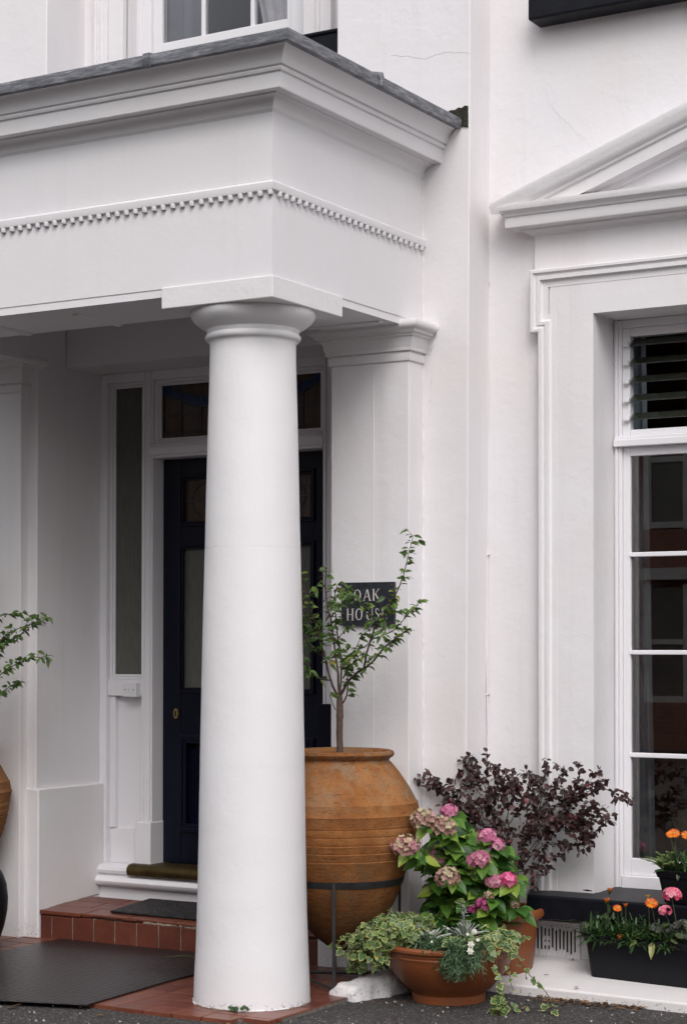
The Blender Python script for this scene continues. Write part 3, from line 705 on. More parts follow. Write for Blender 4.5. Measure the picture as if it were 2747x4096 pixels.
b = MB(); b.box(.797, 2*XC-.797, 1.283, 1.32, 3.425, 3.64); b.build('frieze', M['render'], H, bevel=.003)
# pediment
PC = [(0,3.600),(.012,3.604),(.02,3.615),(.045,3.624),(.048,3.632),(.100,3.634),(.103,3.640),(.103,3.684),(.112,3.688),(.116,3.698),(.124,3.704),(.136,3.712),(.142,3.728),(.142,3.742),(.10,3.75),(0,3.752)]
b = MB(); b.usweep(PC, .79, 2*XC-.79, 1.285, 1.32)
ped = b.build('pediment', M['rough'], H, smooth=35)
b = MB()
x0, z0 = .625, 3.620; sl_ = .352; xa = XC; L_ = xa-x0
RP = [(1.285,-.055),(1.262,-.050),(1.258,-.028),(1.215,-.026),(1.190,-.024),(1.188,.034),(1.176,.040),(1.172,.052),(1.158,.062),(1.148,.078),(1.144,.100),(1.140,.110),(1.140,.132),(1.20,.142),(1.32,.142),(1.32,-.055)]
for sgn in (1, -1):
    vs = []
    for xx in (0, L_):
        for (yy, hh) in RP:
            if xx == 0:
                ex = max(0, (3.70-(z0+hh))/sl_); vs.append((ex, yy, max(3.70, z0+hh)-z0))
            else: vs.append((L_, yy, L_*sl_+hh))
    vs = [((x0+a_) if sgn == 1 else (2*XC-x0-a_), y_, z0+c_) for a_, y_, c_ in vs]
    n = len(RP); b.add(vs, [tuple(range(n)), tuple(range(n, 2*n))]+[(i,(i+1)%n,n+(i+1)%n,n+i) for i in range(n)])
b.build('raking_cornice', M['rough'], ped, smooth=35)
b = MB(); b.prism_xz([(.80,3.75),(2*XC-.80,3.75),(XC,3.995)], 1.285, 1.32); b.build('tympanum', M['render'], ped)
b = MB(); b.prism_xz([(1.05,3.7525),(1.11,3.7525),(1.085,3.762)], 1.19, 1.28); b.build('moss_gap', M['moss_shade'], ped)  # dark mossy gap where the raking and level cornices meet

# black sills
b = MB()
P1 = [(.838,1.10),(2.6,1.10),(2.6,1.60),(1.111,1.60),(1.111,1.312),(.752,1.312)]
n = len(P1); top = lambda x, y: .416+ (y-1.10)*.02
b.add([(x,y,.303) for x,y in P1]+[(x,y,top(x,y)) for x,y in P1], [tuple(range(n))[::-1], tuple(range(n,2*n))]+[(i,(i+1)%n,n+(i+1)%n,n+i) for i in range(n)])
sill = b.build('window_sill', M['black'], H, bevel=.010, seg=3)
b = MB(); b.box(.81, 2.6, 1.18, 1.32, 4.632, 4.76); b.build('upper_sill', M['black'], H, bevel=.012, seg=3)
b = MB(); b.box(-1.9, -.285, 1.25, 1.44, 4.60, 4.785); b.box(-.56, -.272, 1.238, 1.44, 4.780, 4.80); b.build('bay_sill', M['black'], H, bevel=.008)

# --- sash window
fr = MB()
fr.box(1.111, 1.152, 1.525, 1.60, .42, 3.195); fr.box(1.120, 1.134, 1.516, 1.53, .42, 3.195); fr.box(1.138, 1.146, 1.519, 1.53, .42, 3.195)
fr.box(2*XC-1.152, 2*XC-1.111, 1.525, 1.60, .42, 3.195)
fr.box(1.152, 2*XC-1.152, 1.527, 1.60, 3.155, 3.195)
fr.box(1.151, 2*XC-1.151, 1.515, 1.60, .42, .482)
fr.box(1.118, 2*XC-1.118, 1.498, 1.60, 2.572, 2.606); fr.box(1.118, 2*XC-1.118, 1.508, 1.60, 2.604, 2.622)
wf = fr.build('sash_window', M['gloss'], H, bevel=.005, seg=3)
s1 = MB()
s1.box(1.152, 1.190, 1.54, 1.585, .482, 2.572); s1.box(2*XC-1.190, 2*XC-1.152, 1.54, 1.585, .482, 2.572)
s1.box(1.190, 2*XC-1.190, 1.541, 1.585, .482, .566); s1.box(1.190, 2*XC-1.190, 1.541, 1.585, 2.528, 2.572)
for z in (1.068, 1.568, 2.045): s1.box(1.186, 2*XC-1.186, 1.533, 1.575, z-.011, z+.011)
s1.build('lower_sash', M['gloss'], wf, bevel=.004, seg=3)
s2 = MB()
s2.box(1.152, 1.192, 1.535, 1.585, 2.622, 3.155); s2.box(2*XC-1.192, 2*XC-1.152, 1.535, 1.585, 2.622, 3.155)
s2.box(1.192, 2*XC-1.192, 1.537, 1.585, 2.622, 2.656); s2.box(1.192, 2*XC-1.192, 1.537, 1.585, 3.112, 3.155)
s2.build('upper_sash', M['gloss'], wf, bevel=.004)
for i in range(5):
    z = 3.068-i*.0905
    b = MB(); L2 = 2*XC-1.192
    dz, dy = .036, .052
    b.add([(1.186,1.525,z),(L2,1.525,z),(L2,1.525+dy,z+dz),(1.186,1.525+dy,z+dz),(1.186,1.529,z-.004),(L2,1.529,z-.004),(L2,1.529+dy,z+dz-.004),(1.186,1.529+dy,z+dz-.004)],
          [(0,1,2,3),(7,6,5,4),(0,4,5,1),(1,5,6,2),(2,6,7,3),(3,7,4,0)])
    b.build('louvre_blade', M['slatglass'], wf)
    b = MB(); b.rbox((1.186,1.548,z+.018), Vector((.005,0,0)), Vector((0,.030,.0258)), Vector((0,-.006,.007))); b.rbox((1.180,1.520,z-.002), Vector((.016,0,0)), Vector((0,.008,0)), Vector((0,0,.004))); b.build('louvre_clip', M['plastic'], wf)
for z0, z1 in ((.566,1.057),(1.079,1.557),(1.579,2.034),(2.056,2.528)):
    b = MB(); b.box(1.188, 2*XC-1.188, 1.558, 1.562, z0-.003, z1+.003); b.build('window_pane', M['glass'], wf)
# room behind
b = MB()
def inward(b, x0,x1,y0,y1,z0,z1): b.add([(x0,y0,z0),(x1,y0,z0),(x1,y1,z0),(x0,y1,z0),(x0,y0,z1),(x1,y0,z1),(x1,y1,z1),(x0,y1,z1)],[(0,1,2,3),(7,6,5,4),(1,2,6,5),(2,3,7,6),(3,0,4,7)])
inward(b, -.1, 3.4, 1.63, 5.0, .1, 3.5); b.build('room', M['mullwall'], H)
b = MB()
def curtain(b, x0, x1, y, z0, z1, amp=.018, waves=5, flare=0):
    n, m_ = waves*10, 12; vs = []
    for j in range(m_+1):
        t = j/m_; z = z1+(z0-z1)*t
        for i in range(n+1):
            u = i/n; ww = 1+flare*t
            vs.append((x0+(x1-x0)*u*ww, y+amp*math.sin(u*waves*2*PI)+amp*.4*math.sin(u*waves*4.6*PI+t), z))
    b.add(vs, [(j*(n+1)+i, j*(n+1)+i+1, (j+1)*(n+1)+i+1, (j+1)*(n+1)+i) for j in range(m_) for i in range(n)])
curtain(b, .98, 1.205, 1.70, .45, 3.18, .02, 4, .22); b.build('curtain', M['curtain'], H, smooth=80)

# upper window over the porch
uw = MB()
uw.box(-2.00, -1.90, 1.375, 1.44, 4.3, 7); uw.box(-1.985, -1.965, 1.362, 1.38, 4.3, 7); uw.box(-1.945, -1.93, 1.366, 1.38, 4.3, 7)
uw.box(-1.90, -1.80, 1.39, 1.44, 4.3, 7)
uw.box(-.60, -.52, 1.39, 1.44, 4.6, 7); uw.box(-.52, -.42, 1.375, 1.44, 4.6, 7); uw.box(-.505, -.485, 1.362, 1.38, 4.6, 7)
uo = uw.build('upper_surround', M['render'], H, bevel=.004)
uf = MB()
uf.box(-1.80, -1.70, 1.52, 1.62, 4.6, 6.4); uf.box(-1.775, -1.755, 1.508, 1.53, 4.6, 6.4); uf.box(-1.70, -1.64, 1.545, 1.60, 4.62, 6.4)
uf.box(-.76, -.60, 1.52, 1.62, 4.6, 6.4); uf.box(-.80, -.76, 1.545, 1.60, 4.62, 6.4)
uf.box(-1.64, -.80, 1.546, 1.60, 4.62, 5.02); uf.box(-1.80, -.60, 1.515, 1.62, 4.6, 4.66)
for xx in (-1.36, -1.03): uf.box(xx-.012, xx+.012, 1.55, 1.59, 5.0, 6.4)
uf.box(-1.80, -.60, 1.52, 1.62, 6.3, 6.4)
uf_ = uf.build('upper_window', M['gloss'], H, bevel=.004)
b = MB(); b.box(-1.64, -.80, 1.566, 1.570, 5.0, 6.3); b.build('upper_window_pane', M['upglass'], uf_)
b = MB(); curtain(b, -1.75, -1.42, 1.68, 4.6, 6.5, .02, 3, 0); b.build('grey_curtain', simple('grey_curtain_cloth', (.20,.20,.23), .9, .1, 4, ()), uf_, smooth=80)
b = MB()
curtain(b, -.98, -.62, 1.66, 4.6, 6.5, .012, 9, 0)
n_, m_ = 40, 10; vs = []
for j in range(m_+1):
    t = j/m_
    for i in range(n_+1):
        u = i/n_; vs.append((-1.05+.40*u-(.20*(1-t)**1.5)*(1-u)+.04*t, 1.64+.008*math.sin(u*14*PI), 5.0+.75*(1-t)))
b.add(vs, [(j*(n_+1)+i, j*(n_+1)+i+1, (j+1)*(n_+1)+i+1, (j+1)*(n_+1)+i) for j in range(m_) for i in range(n_)])
b.build('net_curtain', M['sheer'], uf_, smooth=80)
b = MB(); inward(b, -2.0, -.3, 1.73, 4.0, 4.3, 6.6); b.build('upper_room', simple('upper_room_wall', (.16,.15,.16), .9, .1, 3, ()), H)
# mossy hole by the end of the lead roof, shade put into a dark sheet
b = MB(); b.prism_xz([(.36,4.17),(.535,4.13),(.534,4.232),(.52,4.236),(.50,4.226),(.485,4.232),(.465,4.222),(.44,4.224),(.415,4.214),(.385,4.206)], 1.082, 1.0895)
b.build('mossy_hole_shade', M['moss_shade'], H)
# ledge, air brick and painted kerb
b = MB()
P3 = [(.30,1.0),(.52,.90),(.70,.845),(.90,.822),(1.30,.815),(1.75,.80),(4,.75),(4,1.32),(.30,1.32)]; n = len(P3)
def ledge_z(y): return .036+.065*(y-.82)/.49
b.add([(x,y,-.03) for x,y in P3]+[(x,y,ledge_z(y)) for x,y in P3], [tuple(range(n))[::-1], tuple(range(n,2*n))]+[(i,(i+1)%n,n+(i+1)%n,n+i) for i in range(n)])
b.build('wall_ledge', M['ledge'], H, bevel=.010, seg=3)
b = MB(); b.box(.762, 1.03, 1.285, 1.32, .085, .270)
ab = b.build('air_brick', M['rough'], H, bevel=.004)
b = MB(); hl = MB()
for i in range(12):
    xx = .792+i*.0195
    if i % 12 < 12: b.tube([(xx-.0098,1.284,.10),(xx-.0098,1.282,.245)], .0052, seg=6)
    lo = .125+rnd(-.012,.02); hi = .238-rnd(0,.012)
    parts = [(lo,hi)] if i not in (3,4) else [(lo,.150),(.168,.176),(.196,hi)]
    for a_, c_ in parts: hl.box(xx-.0028, xx+.0028, 1.2815, 1.29, a_, c_)
b.build('air_brick_ribs', M['rough'], ab, smooth=60); hl.build('air_brick_slots', M['moss_shade'], ab)  # slots are solid dark strips, their shade put into the colour

# painted-over cable up the angle of the wall
cb = MB(); pts = []
for i in range(120):
    z = .05+i*.058; pts.append((.531+.0035*math.sin(z*2.3)+.002*math.sin(z*7.1)+(.012*math.sin((z-4)*2.5) if 3.7 < z < 5 else 0), 1.303, z))
cb.tube(pts, .0038, seg=6)
for z in (1.36, 2.05, 3.40, 3.78, 4.38): cb.rbox((.533,1.303,z), Vector((.009,0,.002)), Vector((0,.005,0)), Vector((0,0,.004)))
tag(cb.build('wall_cable', M['render'], smooth=60), 'thin white painted-over cable clipped up the corner of the white wall', 'cable')
# plaster cracks and lumps
def crack(pts, r=.0007, y=None):
    out = []
    for i in range(len(pts)-1):
        a = Vector(pts[i]); c = Vector(pts[i+1]); n = max(2, int((c-a).length/.02))
        for k_ in range(n): out.append(a.lerp(c, k_/n)+Vector((rnd(-.004,.004), 0, rnd(-.004,.004))))
    out.append(Vector(pts[-1])); ck = MB(); ck.tube(out, r, seg=4); ck.build('hairline_crack', M['crack'], H)
crack([(.10,1.0895,4.55),(.20,1.0895,4.53),(.30,1.0895,4.50),(.40,1.0895,4.52),(.54,1.0895,4.49)])
crack([(.62,1.3095,4.72),(.75,1.3095,4.62),(.80,1.3095,4.45),(.86,1.3095,4.25),(1.0,1.3095,4.1),(1.1,1.3095,4.0)], .0004)
crack([(.797,1.2825,3.63),(.797,1.2825,3.50),(.795,1.2825,3.44)], .0008)
crack([(.335,1.0895,2.95),(.325,1.0895,2.80),(.32,1.0895,2.72)], .0010)
def bead(pts, r, m=None, k=.5, name='filler_bead'):
    q = MB(); out = []
    for i in range(len(pts)-1):
        a = Vector(pts[i]); c = Vector(pts[i+1]); n = max(2, int((c-a).length/.012)); out += [a.lerp(c, j/n) for j in range(n)]
    out.append(Vector(pts[-1])); seg = 6; vs = []
    ax = (out[-1]-out[0]).normalized(); u = ax.cross(Vector((.3,.8,.1))).normalized(); v = ax.cross(u)
    for i, p in enumerate(out):
        nz = noise.noise(p*22)+.6*noise.noise(p*70); rr = max(.0006, r*(1+k*2.2*nz)); p = p+u*r*.5*noise.noise(p*15+Vector((5,0,0)))
        for j in range(seg): vs.append(p+u*rr*math.cos(2*PI*j/seg)+v*rr*math.sin(2*PI*j/seg))
    q.add(vs, [(i*seg+j, (i+1)*seg+j, (i+1)*seg+(j+1)%seg, i*seg+(j+1)%seg) for i in range(len(out)-1) for j in range(seg)]+[tuple(range(seg)), tuple(range((len(out)-1)*seg, len(out)*seg))[::-1]])
    q.build(name, m or M['render'], H, smooth=70)
bead([(.2865,1.0885,.05),(.2865,1.0885,2.98)], .0045)
bead([(.286,1.0885,3.19),(.286,1.0885,3.56)], .004); bead([(.285,1.0885,3.61),(.285,1.0885,3.92),(.385,1.0885,3.975),(.40,1.0885,4.04),(.48,1.0885,4.13)], .005)
bead([(.30,1.0885,3.19),(.372,1.0885,3.17),(.36,1.0885,3.12),(.315,1.0885,3.03)], .005)
bead([(-2.002,.943,.157),(-2.002,1.46,.185)], .0035, M['nosing'])
bead([(-.155,.944,.006),(.285,.944,.006)], .005, M['nosing']); bead([(.287,.95,.03),(.287,1.09,.05)], .006)
bead([(.515,1.309,.102),(.86,1.309,.102),(1.4,1.309,.102)], .008, M['ledge'])
bead([(.832,1.300,.430),(1.10,1.268,.432)], .003, M['black']); bead([(-2.03,1.4995,.36),(-2.03,1.4995,3.14)], .003, M['gloss'])
ring = [(.2625*math.cos(a_*PI/40), .2625*math.sin(a_*PI/40), .010) for a_ in range(-64, 20)]
for a_ in range(0, len(ring)-12, 12): bead(ring[a_:a_+13], .0035, M['nosing'] if a_ % 24 else M['column'], .7, 'base_mortar')

# ================================================================== NAME PLAQUE, SWITCH
pq = thing('name_plaque', 'black slate plaque reading OAK HOUSE on the white pilaster behind the small tree', 'sign', (.065,.94,1.80))
b = MB(); b.box(-.087, .213, .927, .946, 1.697, 1.911); b.build('slate', M['plaque'], pq, bevel=.002)
tx = MB()
def glyph(ch, x, z, w_, h):
    Y0 = .9258
    def poly(ps): tx.add([(x+px*w_, Y0, z+pz*h) for px, pz in ps]+[(x+px*w_, Y0+.003, z+pz*h) for px, pz in ps], [tuple(range(len(ps)))]+[(i,(i+1)%len(ps),len(ps)+(i+1)%len(ps),len(ps)+i) for i in range(len(ps))])
    def stroke(a, c, t0, t1=None):
        t1 = t1 or t0; poly([(a[0]-t0,a[1]),(a[0]+t0,a[1]),(c[0]+t1,c[1]),(c[0]-t1,c[1])])
    def serif(px, pz, hw=.16): poly([(px-hw,pz-.012),(px+hw,pz-.012),(px+hw,pz+.016),(px-hw,pz+.016)])
    T, t = .085, .035
    if ch in 'O':
        n = 28
        for i in range(n):
            a0, a1 = 2*PI*i/n, 2*PI*(i+1)/n
            f = lambda a, r: (.5+(.5-r*(.17 if True else 0)*1)*math.cos(a)*(1 if r == 0 else 1), .5+(.5-r*.05)*math.sin(a))
            poly([f(a0,0), f(a1,0), f(a1,1), f(a0,1)])
    elif ch == 'A':
        stroke((.10,0),(.47,1),t); stroke((.86,0),(.50,1),T); poly([(.24,.32),(.76,.32),(.74,.37),(.26,.37)]); serif(.10,0,.13); serif(.88,0,.15)
    elif ch == 'K':
        stroke((.2,0),(.2,1),T); serif(.2,0); serif(.2,1-.004); stroke((.24,.42),(.82,1),t); stroke((.88,0),(.42,.60),T); serif(.82,.996,.13); serif(.90,0,.14)
    elif ch == 'H':
        stroke((.18,0),(.18,1),T); stroke((.82,0),(.82,1),T); poly([(.2,.48),(.8,.48),(.8,.53),(.2,.53)])
        for px in (.18,.82): serif(px,0); serif(px,.996)
    elif ch == 'U':
        stroke((.18,.28),(.18,1),T); stroke((.84,.28),(.84,1),t); serif(.18,.996); serif(.84,.996,.12)
        n = 12
        for i in range(n):
            a0, a1 = PI+PI*i/n, PI+PI*(i+1)/n
            fo = lambda a: (.5+.40*math.cos(a)+(-.005), .29+.29*math.sin(a)); fi = lambda a: (.53+.27*math.cos(a), .29+.23*math.sin(a))
            poly([fo(a0), fo(a1), fi(a1), fi(a0)])
    elif ch == 'S':
        cps = [(.84,.80),(.72,.93),(.5,.975),(.27,.90),(.20,.74),(.32,.60),(.52,.51),(.72,.42),(.80,.26),(.70,.10),(.5,.025),(.26,.07),(.14,.22)]
        for i in range(len(cps)-1):
            (a0,b0),(a1,b1) = cps[i], cps[i+1]; th = .03+.055*math.sin(PI*(i+.5)/(len(cps)-1))
            dx, dz = a1-a0, b1-b0; q = math.hypot(dx, dz); nx, nz = -dz/q*th, dx/q*th*.6
            poly([(a0+nx,b0+nz),(a0-nx,b0-nz),(a1-nx,b1-nz),(a1+nx,b1+nz)])
    elif ch == 'E':
        stroke((.2,0),(.2,1),T); serif(.2,0,.16); serif(.2,.996,.16)
        poly([(.2,.955),(.84,.955),(.84,1),(.2,1)]); poly([(.2,0),(.88,0),(.88,.045),(.2,.045)]); poly([(.2,.48),(.66,.48),(.66,.52),(.2,.52)])
        stroke((.84,.84),(.84,1),.025); stroke((.88,0),(.90,.18),.025); stroke((.66,.42),(.66,.58),.022)
def cx_(c): return -.087+(c-644)*.000585
for ch, a_, c_, z_ in (('O',769,838,1.819),('A',858,936,1.8195),('K',944,1022,1.820),('H',696,770,1.7245),('O',784,853,1.725),('U',884,958,1.7255),('S',970,1018,1.726),('E',1034,1092,1.7265)):
    glyph(ch, cx_(a_), z_, cx_(c_)-cx_(a_), .057)
tx.build('lettering', M['letter'], pq)
for x_, z_ in ((-.072,1.896),(.198,1.896),(-.072,1.712),(.198,1.712)):
    b = MB(); vs = [(x_+.0055*math.cos(a_*PI/5), .925, z_+.0055*math.sin(a_*PI/5)) for a_ in range(10)]
    b.add(vs+[(v[0],.928,v[2]) for v in vs], [tuple(range(10))]+[(i,(i+1)%10,10+(i+1)%10,10+i) for i in range(10)]); b.build('screw', M['screw'], pq)
sw = thing('light_switch', 'small white plastic switch box on the white panel beside the navy door', 'switch', (-1.80,1.515,1.345))
b = MB(); b.box(-1.852, -1.757, 1.478, 1.516, 1.308, 1.388); b.build('switch_box', M['plastic'], sw, bevel=.005, seg=3)
b = MB(); b.rbox((-1.806,1.476,1.350), Vector((.0065,0,0)), Vector((0,.004,.001)), Vector((0,-.002,.012))); b.build('rocker', M['plastic'], sw, bevel=.001)
for x_ in (-1.834,-1.778):
    b = MB(); b.box(x_-.003, x_+.003, 1.4765, 1.479, 1.346, 1.352); b.build('screw', M['blackplastic'], sw)

# ================================================================== MATS, KERB STONE
def mat_slab(poly, z0, z1, name, m, bev=.004):
    b = MB(); b.prism(poly, z0, z1); return b.build(name, m, bevel=bev)
tag(mat_slab([(-.545,-.487),(-.585,.20),(-.592,.931),(-1.84,.925),(-1.845,.42),(-1.86,-.75),(-.95,-.606)], .0095, .0165, 'rubber_mat', M['rubber']), 'large black ribbed rubber mat lying in front of the tiled step', 'mat')
def dz(y): return .159+(y-.945)*.052
b = MB(); P2 = [(-1.575,1.008),(-.85,1.010),(-.83,1.40),(-1.60,1.40)]
n = 4; b.add([(x,y,dz(y)+.001) for x,y in P2]+[(x,y,dz(y)+.014) for x,y in P2], [(3,2,1,0),(4,5,6,7)]+[(i,(i+1)%4,4+(i+1)%4,4+i) for i in range(4)])
tag(b.build('doormat', M['doormat'], bevel=.005), 'small black patterned doormat on top of the red tiled step', 'mat')
# lumpy painted kerb stone
b = MB(); nu, nv = 34, 20; vs = []
for i in range(nu+1):
    u = i/nu; c = Vector((.300,.285,0)).lerp(Vector((.40,.80,0)), u); c.x += .035*math.sin(u*PI)
    dirn = Vector((.05,.5,0)).normalized(); sd2 = Vector((dirn.y,-dirn.x,0)); hh = .058+.060*min(1, u*1.2); hw = .068-.01*u
    if i == 0: hh *= .8
    for j in range(nv+1):
        a = PI*j/nv; q = Vector((math.cos(a), math.sin(a)))
        q = Vector((abs(q.x)**.55*(1 if q.x > 0 else -1), q.y**.5 if q.y > 0 else 0))
        p = c+sd2*(q.x*hw)+Vector((0,0,-.02+q.y*(hh+.02)))
        nz = noise.noise(p*13)*.018+noise.noise(p*34)*.010+noise.noise(Vector((p.x*60,p.y*60,p.z*12)))*.005
        p += (sd2*q.x+Vector((0,0,q.y*.7)))*nz+dirn*noise.noise(p*25+Vector((9,0,0)))*.010; vs.append(p)
fs = [(i*(nv+1)+j, (i+1)*(nv+1)+j, (i+1)*(nv+1)+j+1, i*(nv+1)+j+1) for i in range(nu) for j in range(nv)]
fs += [tuple(range(nv+1)), tuple(nu*(nv+1)+j for j in range(nv, -1, -1))]
b.add(vs, fs)
tag(b.build('kerb_stone', M['rough'], smooth=50), 'rough lumpy white painted kerb stone between the tiles and the terracotta bowl', 'kerb stone')

# ================================================================== URNS on iron stands
UP = [(.012,.160),(.045,.176),(.075,.190),(.118,.222),(.160,.262),(.203,.318),(.240,.378),(.267,.435),(.287,.490),(.302,.535),(.318,.575)]
zz = .575
for r_, z_ in ((.330,.610),(.341,.648),(.350,.686),(.357,.722),(.362,.758)):
    UP += [(r_-.001,z_-.005),(r_-.0032,z_),(r_-.0005,z_+.004),(r_,z_+.007)]
UP += [(.366,.790),(.369,.806),(.372,.814),(.366,.822),(.3645,.836),(.3595,.856),(.360,.866),(.353,.872),(.334,.908),(.314,.944),(.288,.983),(.262,1.018),(.238,1.046),(.226,1.056),(.224,1.064),(.231,1.072),(.243,1.079),(.249,1.090),(.245,1.102),(.232,1.107),(.214,1.103),(.205,1.090),(.205,1.06)]
def urn(x, y, label, slabel, grp, sgrp):
    t = thing('urn', label, 'urn', (x, y, .168), grp)
    b = MB(); b.lathe(UP, (x, y, 0), 96, wob=.010, seed=x*3, cap=False); b.build('jar', M['urn'], t, smooth=40)
    b = MB(); b.lathe([(.001,1.068),(.10,1.070),(.207,1.066)], (x, y, 0), 32, cap=False); b.build('soil', M['soil'], t, smooth=60)
    s_ = thing('urn_stand', slabel, 'stand', (x, y, 0), sgrp)
    b = MB(); b.lathe([(.284,.486),(.2885,.484),(.2945,.500),(.2985,.516),(.294,.518)], (x, y, 0), 64, cap=False); b.build('hoop', M['iron'], s_, smooth=50)
    feet = []
    for k_ in range(3):
        a = math.radians(-66+k_*120); cx0, sx0 = math.cos(a), math.sin(a)
        b = MB(); rr = .301
        b.rbox((x+rr*cx0, y+rr*sx0, .262), Vector((-sx0,cx0,0))*.0075, Vector((cx0,sx0,0))*.004, Vector((0,0,.252)))
        b.build('stand_leg', M['iron'], s_); feet.append((x+rr*cx0, y+rr*sx0, .03))
    b = MB()
    for i in range(3): b.tube([feet[i], feet[(i+1)%3]], .008, seg=6)
    b.build('base_bar', M['iron'], s_, smooth=60)
urn(.12, .585, 'big weathered terracotta urn in front of the white pilaster, right of the column', 'black iron stand under the big weathered terracotta urn right of the column', 'terracotta urns flanking the porch', 'iron urn stands')
urn(-2.385, .585, 'terracotta urn just showing at the left edge of the photo', 'black iron urn stand at the left edge of the photo', 'terracotta urns flanking the porch', 'iron urn stands')

# ================================================================== CHERRY TREES
def cherry(label, loc, branches, dens=.017, extra=0):
    t = thing('cherry_tree', label, 'tree', loc, 'small trees in the urns')
    wd = MB(); lf = MB()
    for bi, (pts, r0, r1) in enumerate(branches):
        rs = resample(pts, .025)
        rs = [p+Vector((rnd(-1,1),rnd(-1,1),rnd(-1,1)))*(.0022 if bi else .001) for p in rs]
        wd.tube(rs, r0*.62, r1*.7, seg=10 if r0 > .015 else 6, mat=0 if r0 > .012 else 1)
        if r0 > .015: continue
        n = len(rs); acc = 0
        for i in range(2, n):
            u = i/n
            if u < .22 and r0 > .006: continue
            d0 = (rs[i]-rs[i-1]).normalized()
            k = 2 + (random.random() < .4)
            if random.random() < .3*(.6+u): k += 1
            if i >= n-2: k += 1
            for _ in range(k):
                dd = (d0*.5+rdir(-.5,.5)*1.0+Vector((0,0,-.12))).normalized()
                L = rnd(.024,.046); tn = min(.90, max(0, random.gauss(.52,.2)))
                if random.random() < .004: tn = 1.0
                if .19 < rs[i].x < .37 and 1.745 < rs[i].z < 1.875 and random.random() < .6: continue
                leaf(lf, rs[i]+dd*.006, dd, Vector((.3,-.5,.8))+rdir()*.6, L, L*rnd(.40,.54), HL, 0, tn, rnd(.15,.6))
            if random.random() < .75:                       # short spur with a couple of leaves
                sdv = (rdir(-.2,.9)+d0*.4).normalized(); q = rs[i]+sdv*rnd(.012,.035); wd.tube([rs[i], q], .0014, .0009, seg=4, mat=1)
                for _ in range(3):
                    dd = (sdv+rdir(-.8,.4)).normalized(); L = rnd(.028,.050)
                    leaf(lf, q, dd, Vector((.3,-.5,.8))+rdir()*.6, L, L*.54, HL, 0, min(.93, max(0, random.gauss(.5,.22))), rnd(.2,.6))
    wd.build('trunk', [M['bark'], M['twig']], t, smooth=60)
    lf.build('crown', M['cherryleaf'], t)
    return t
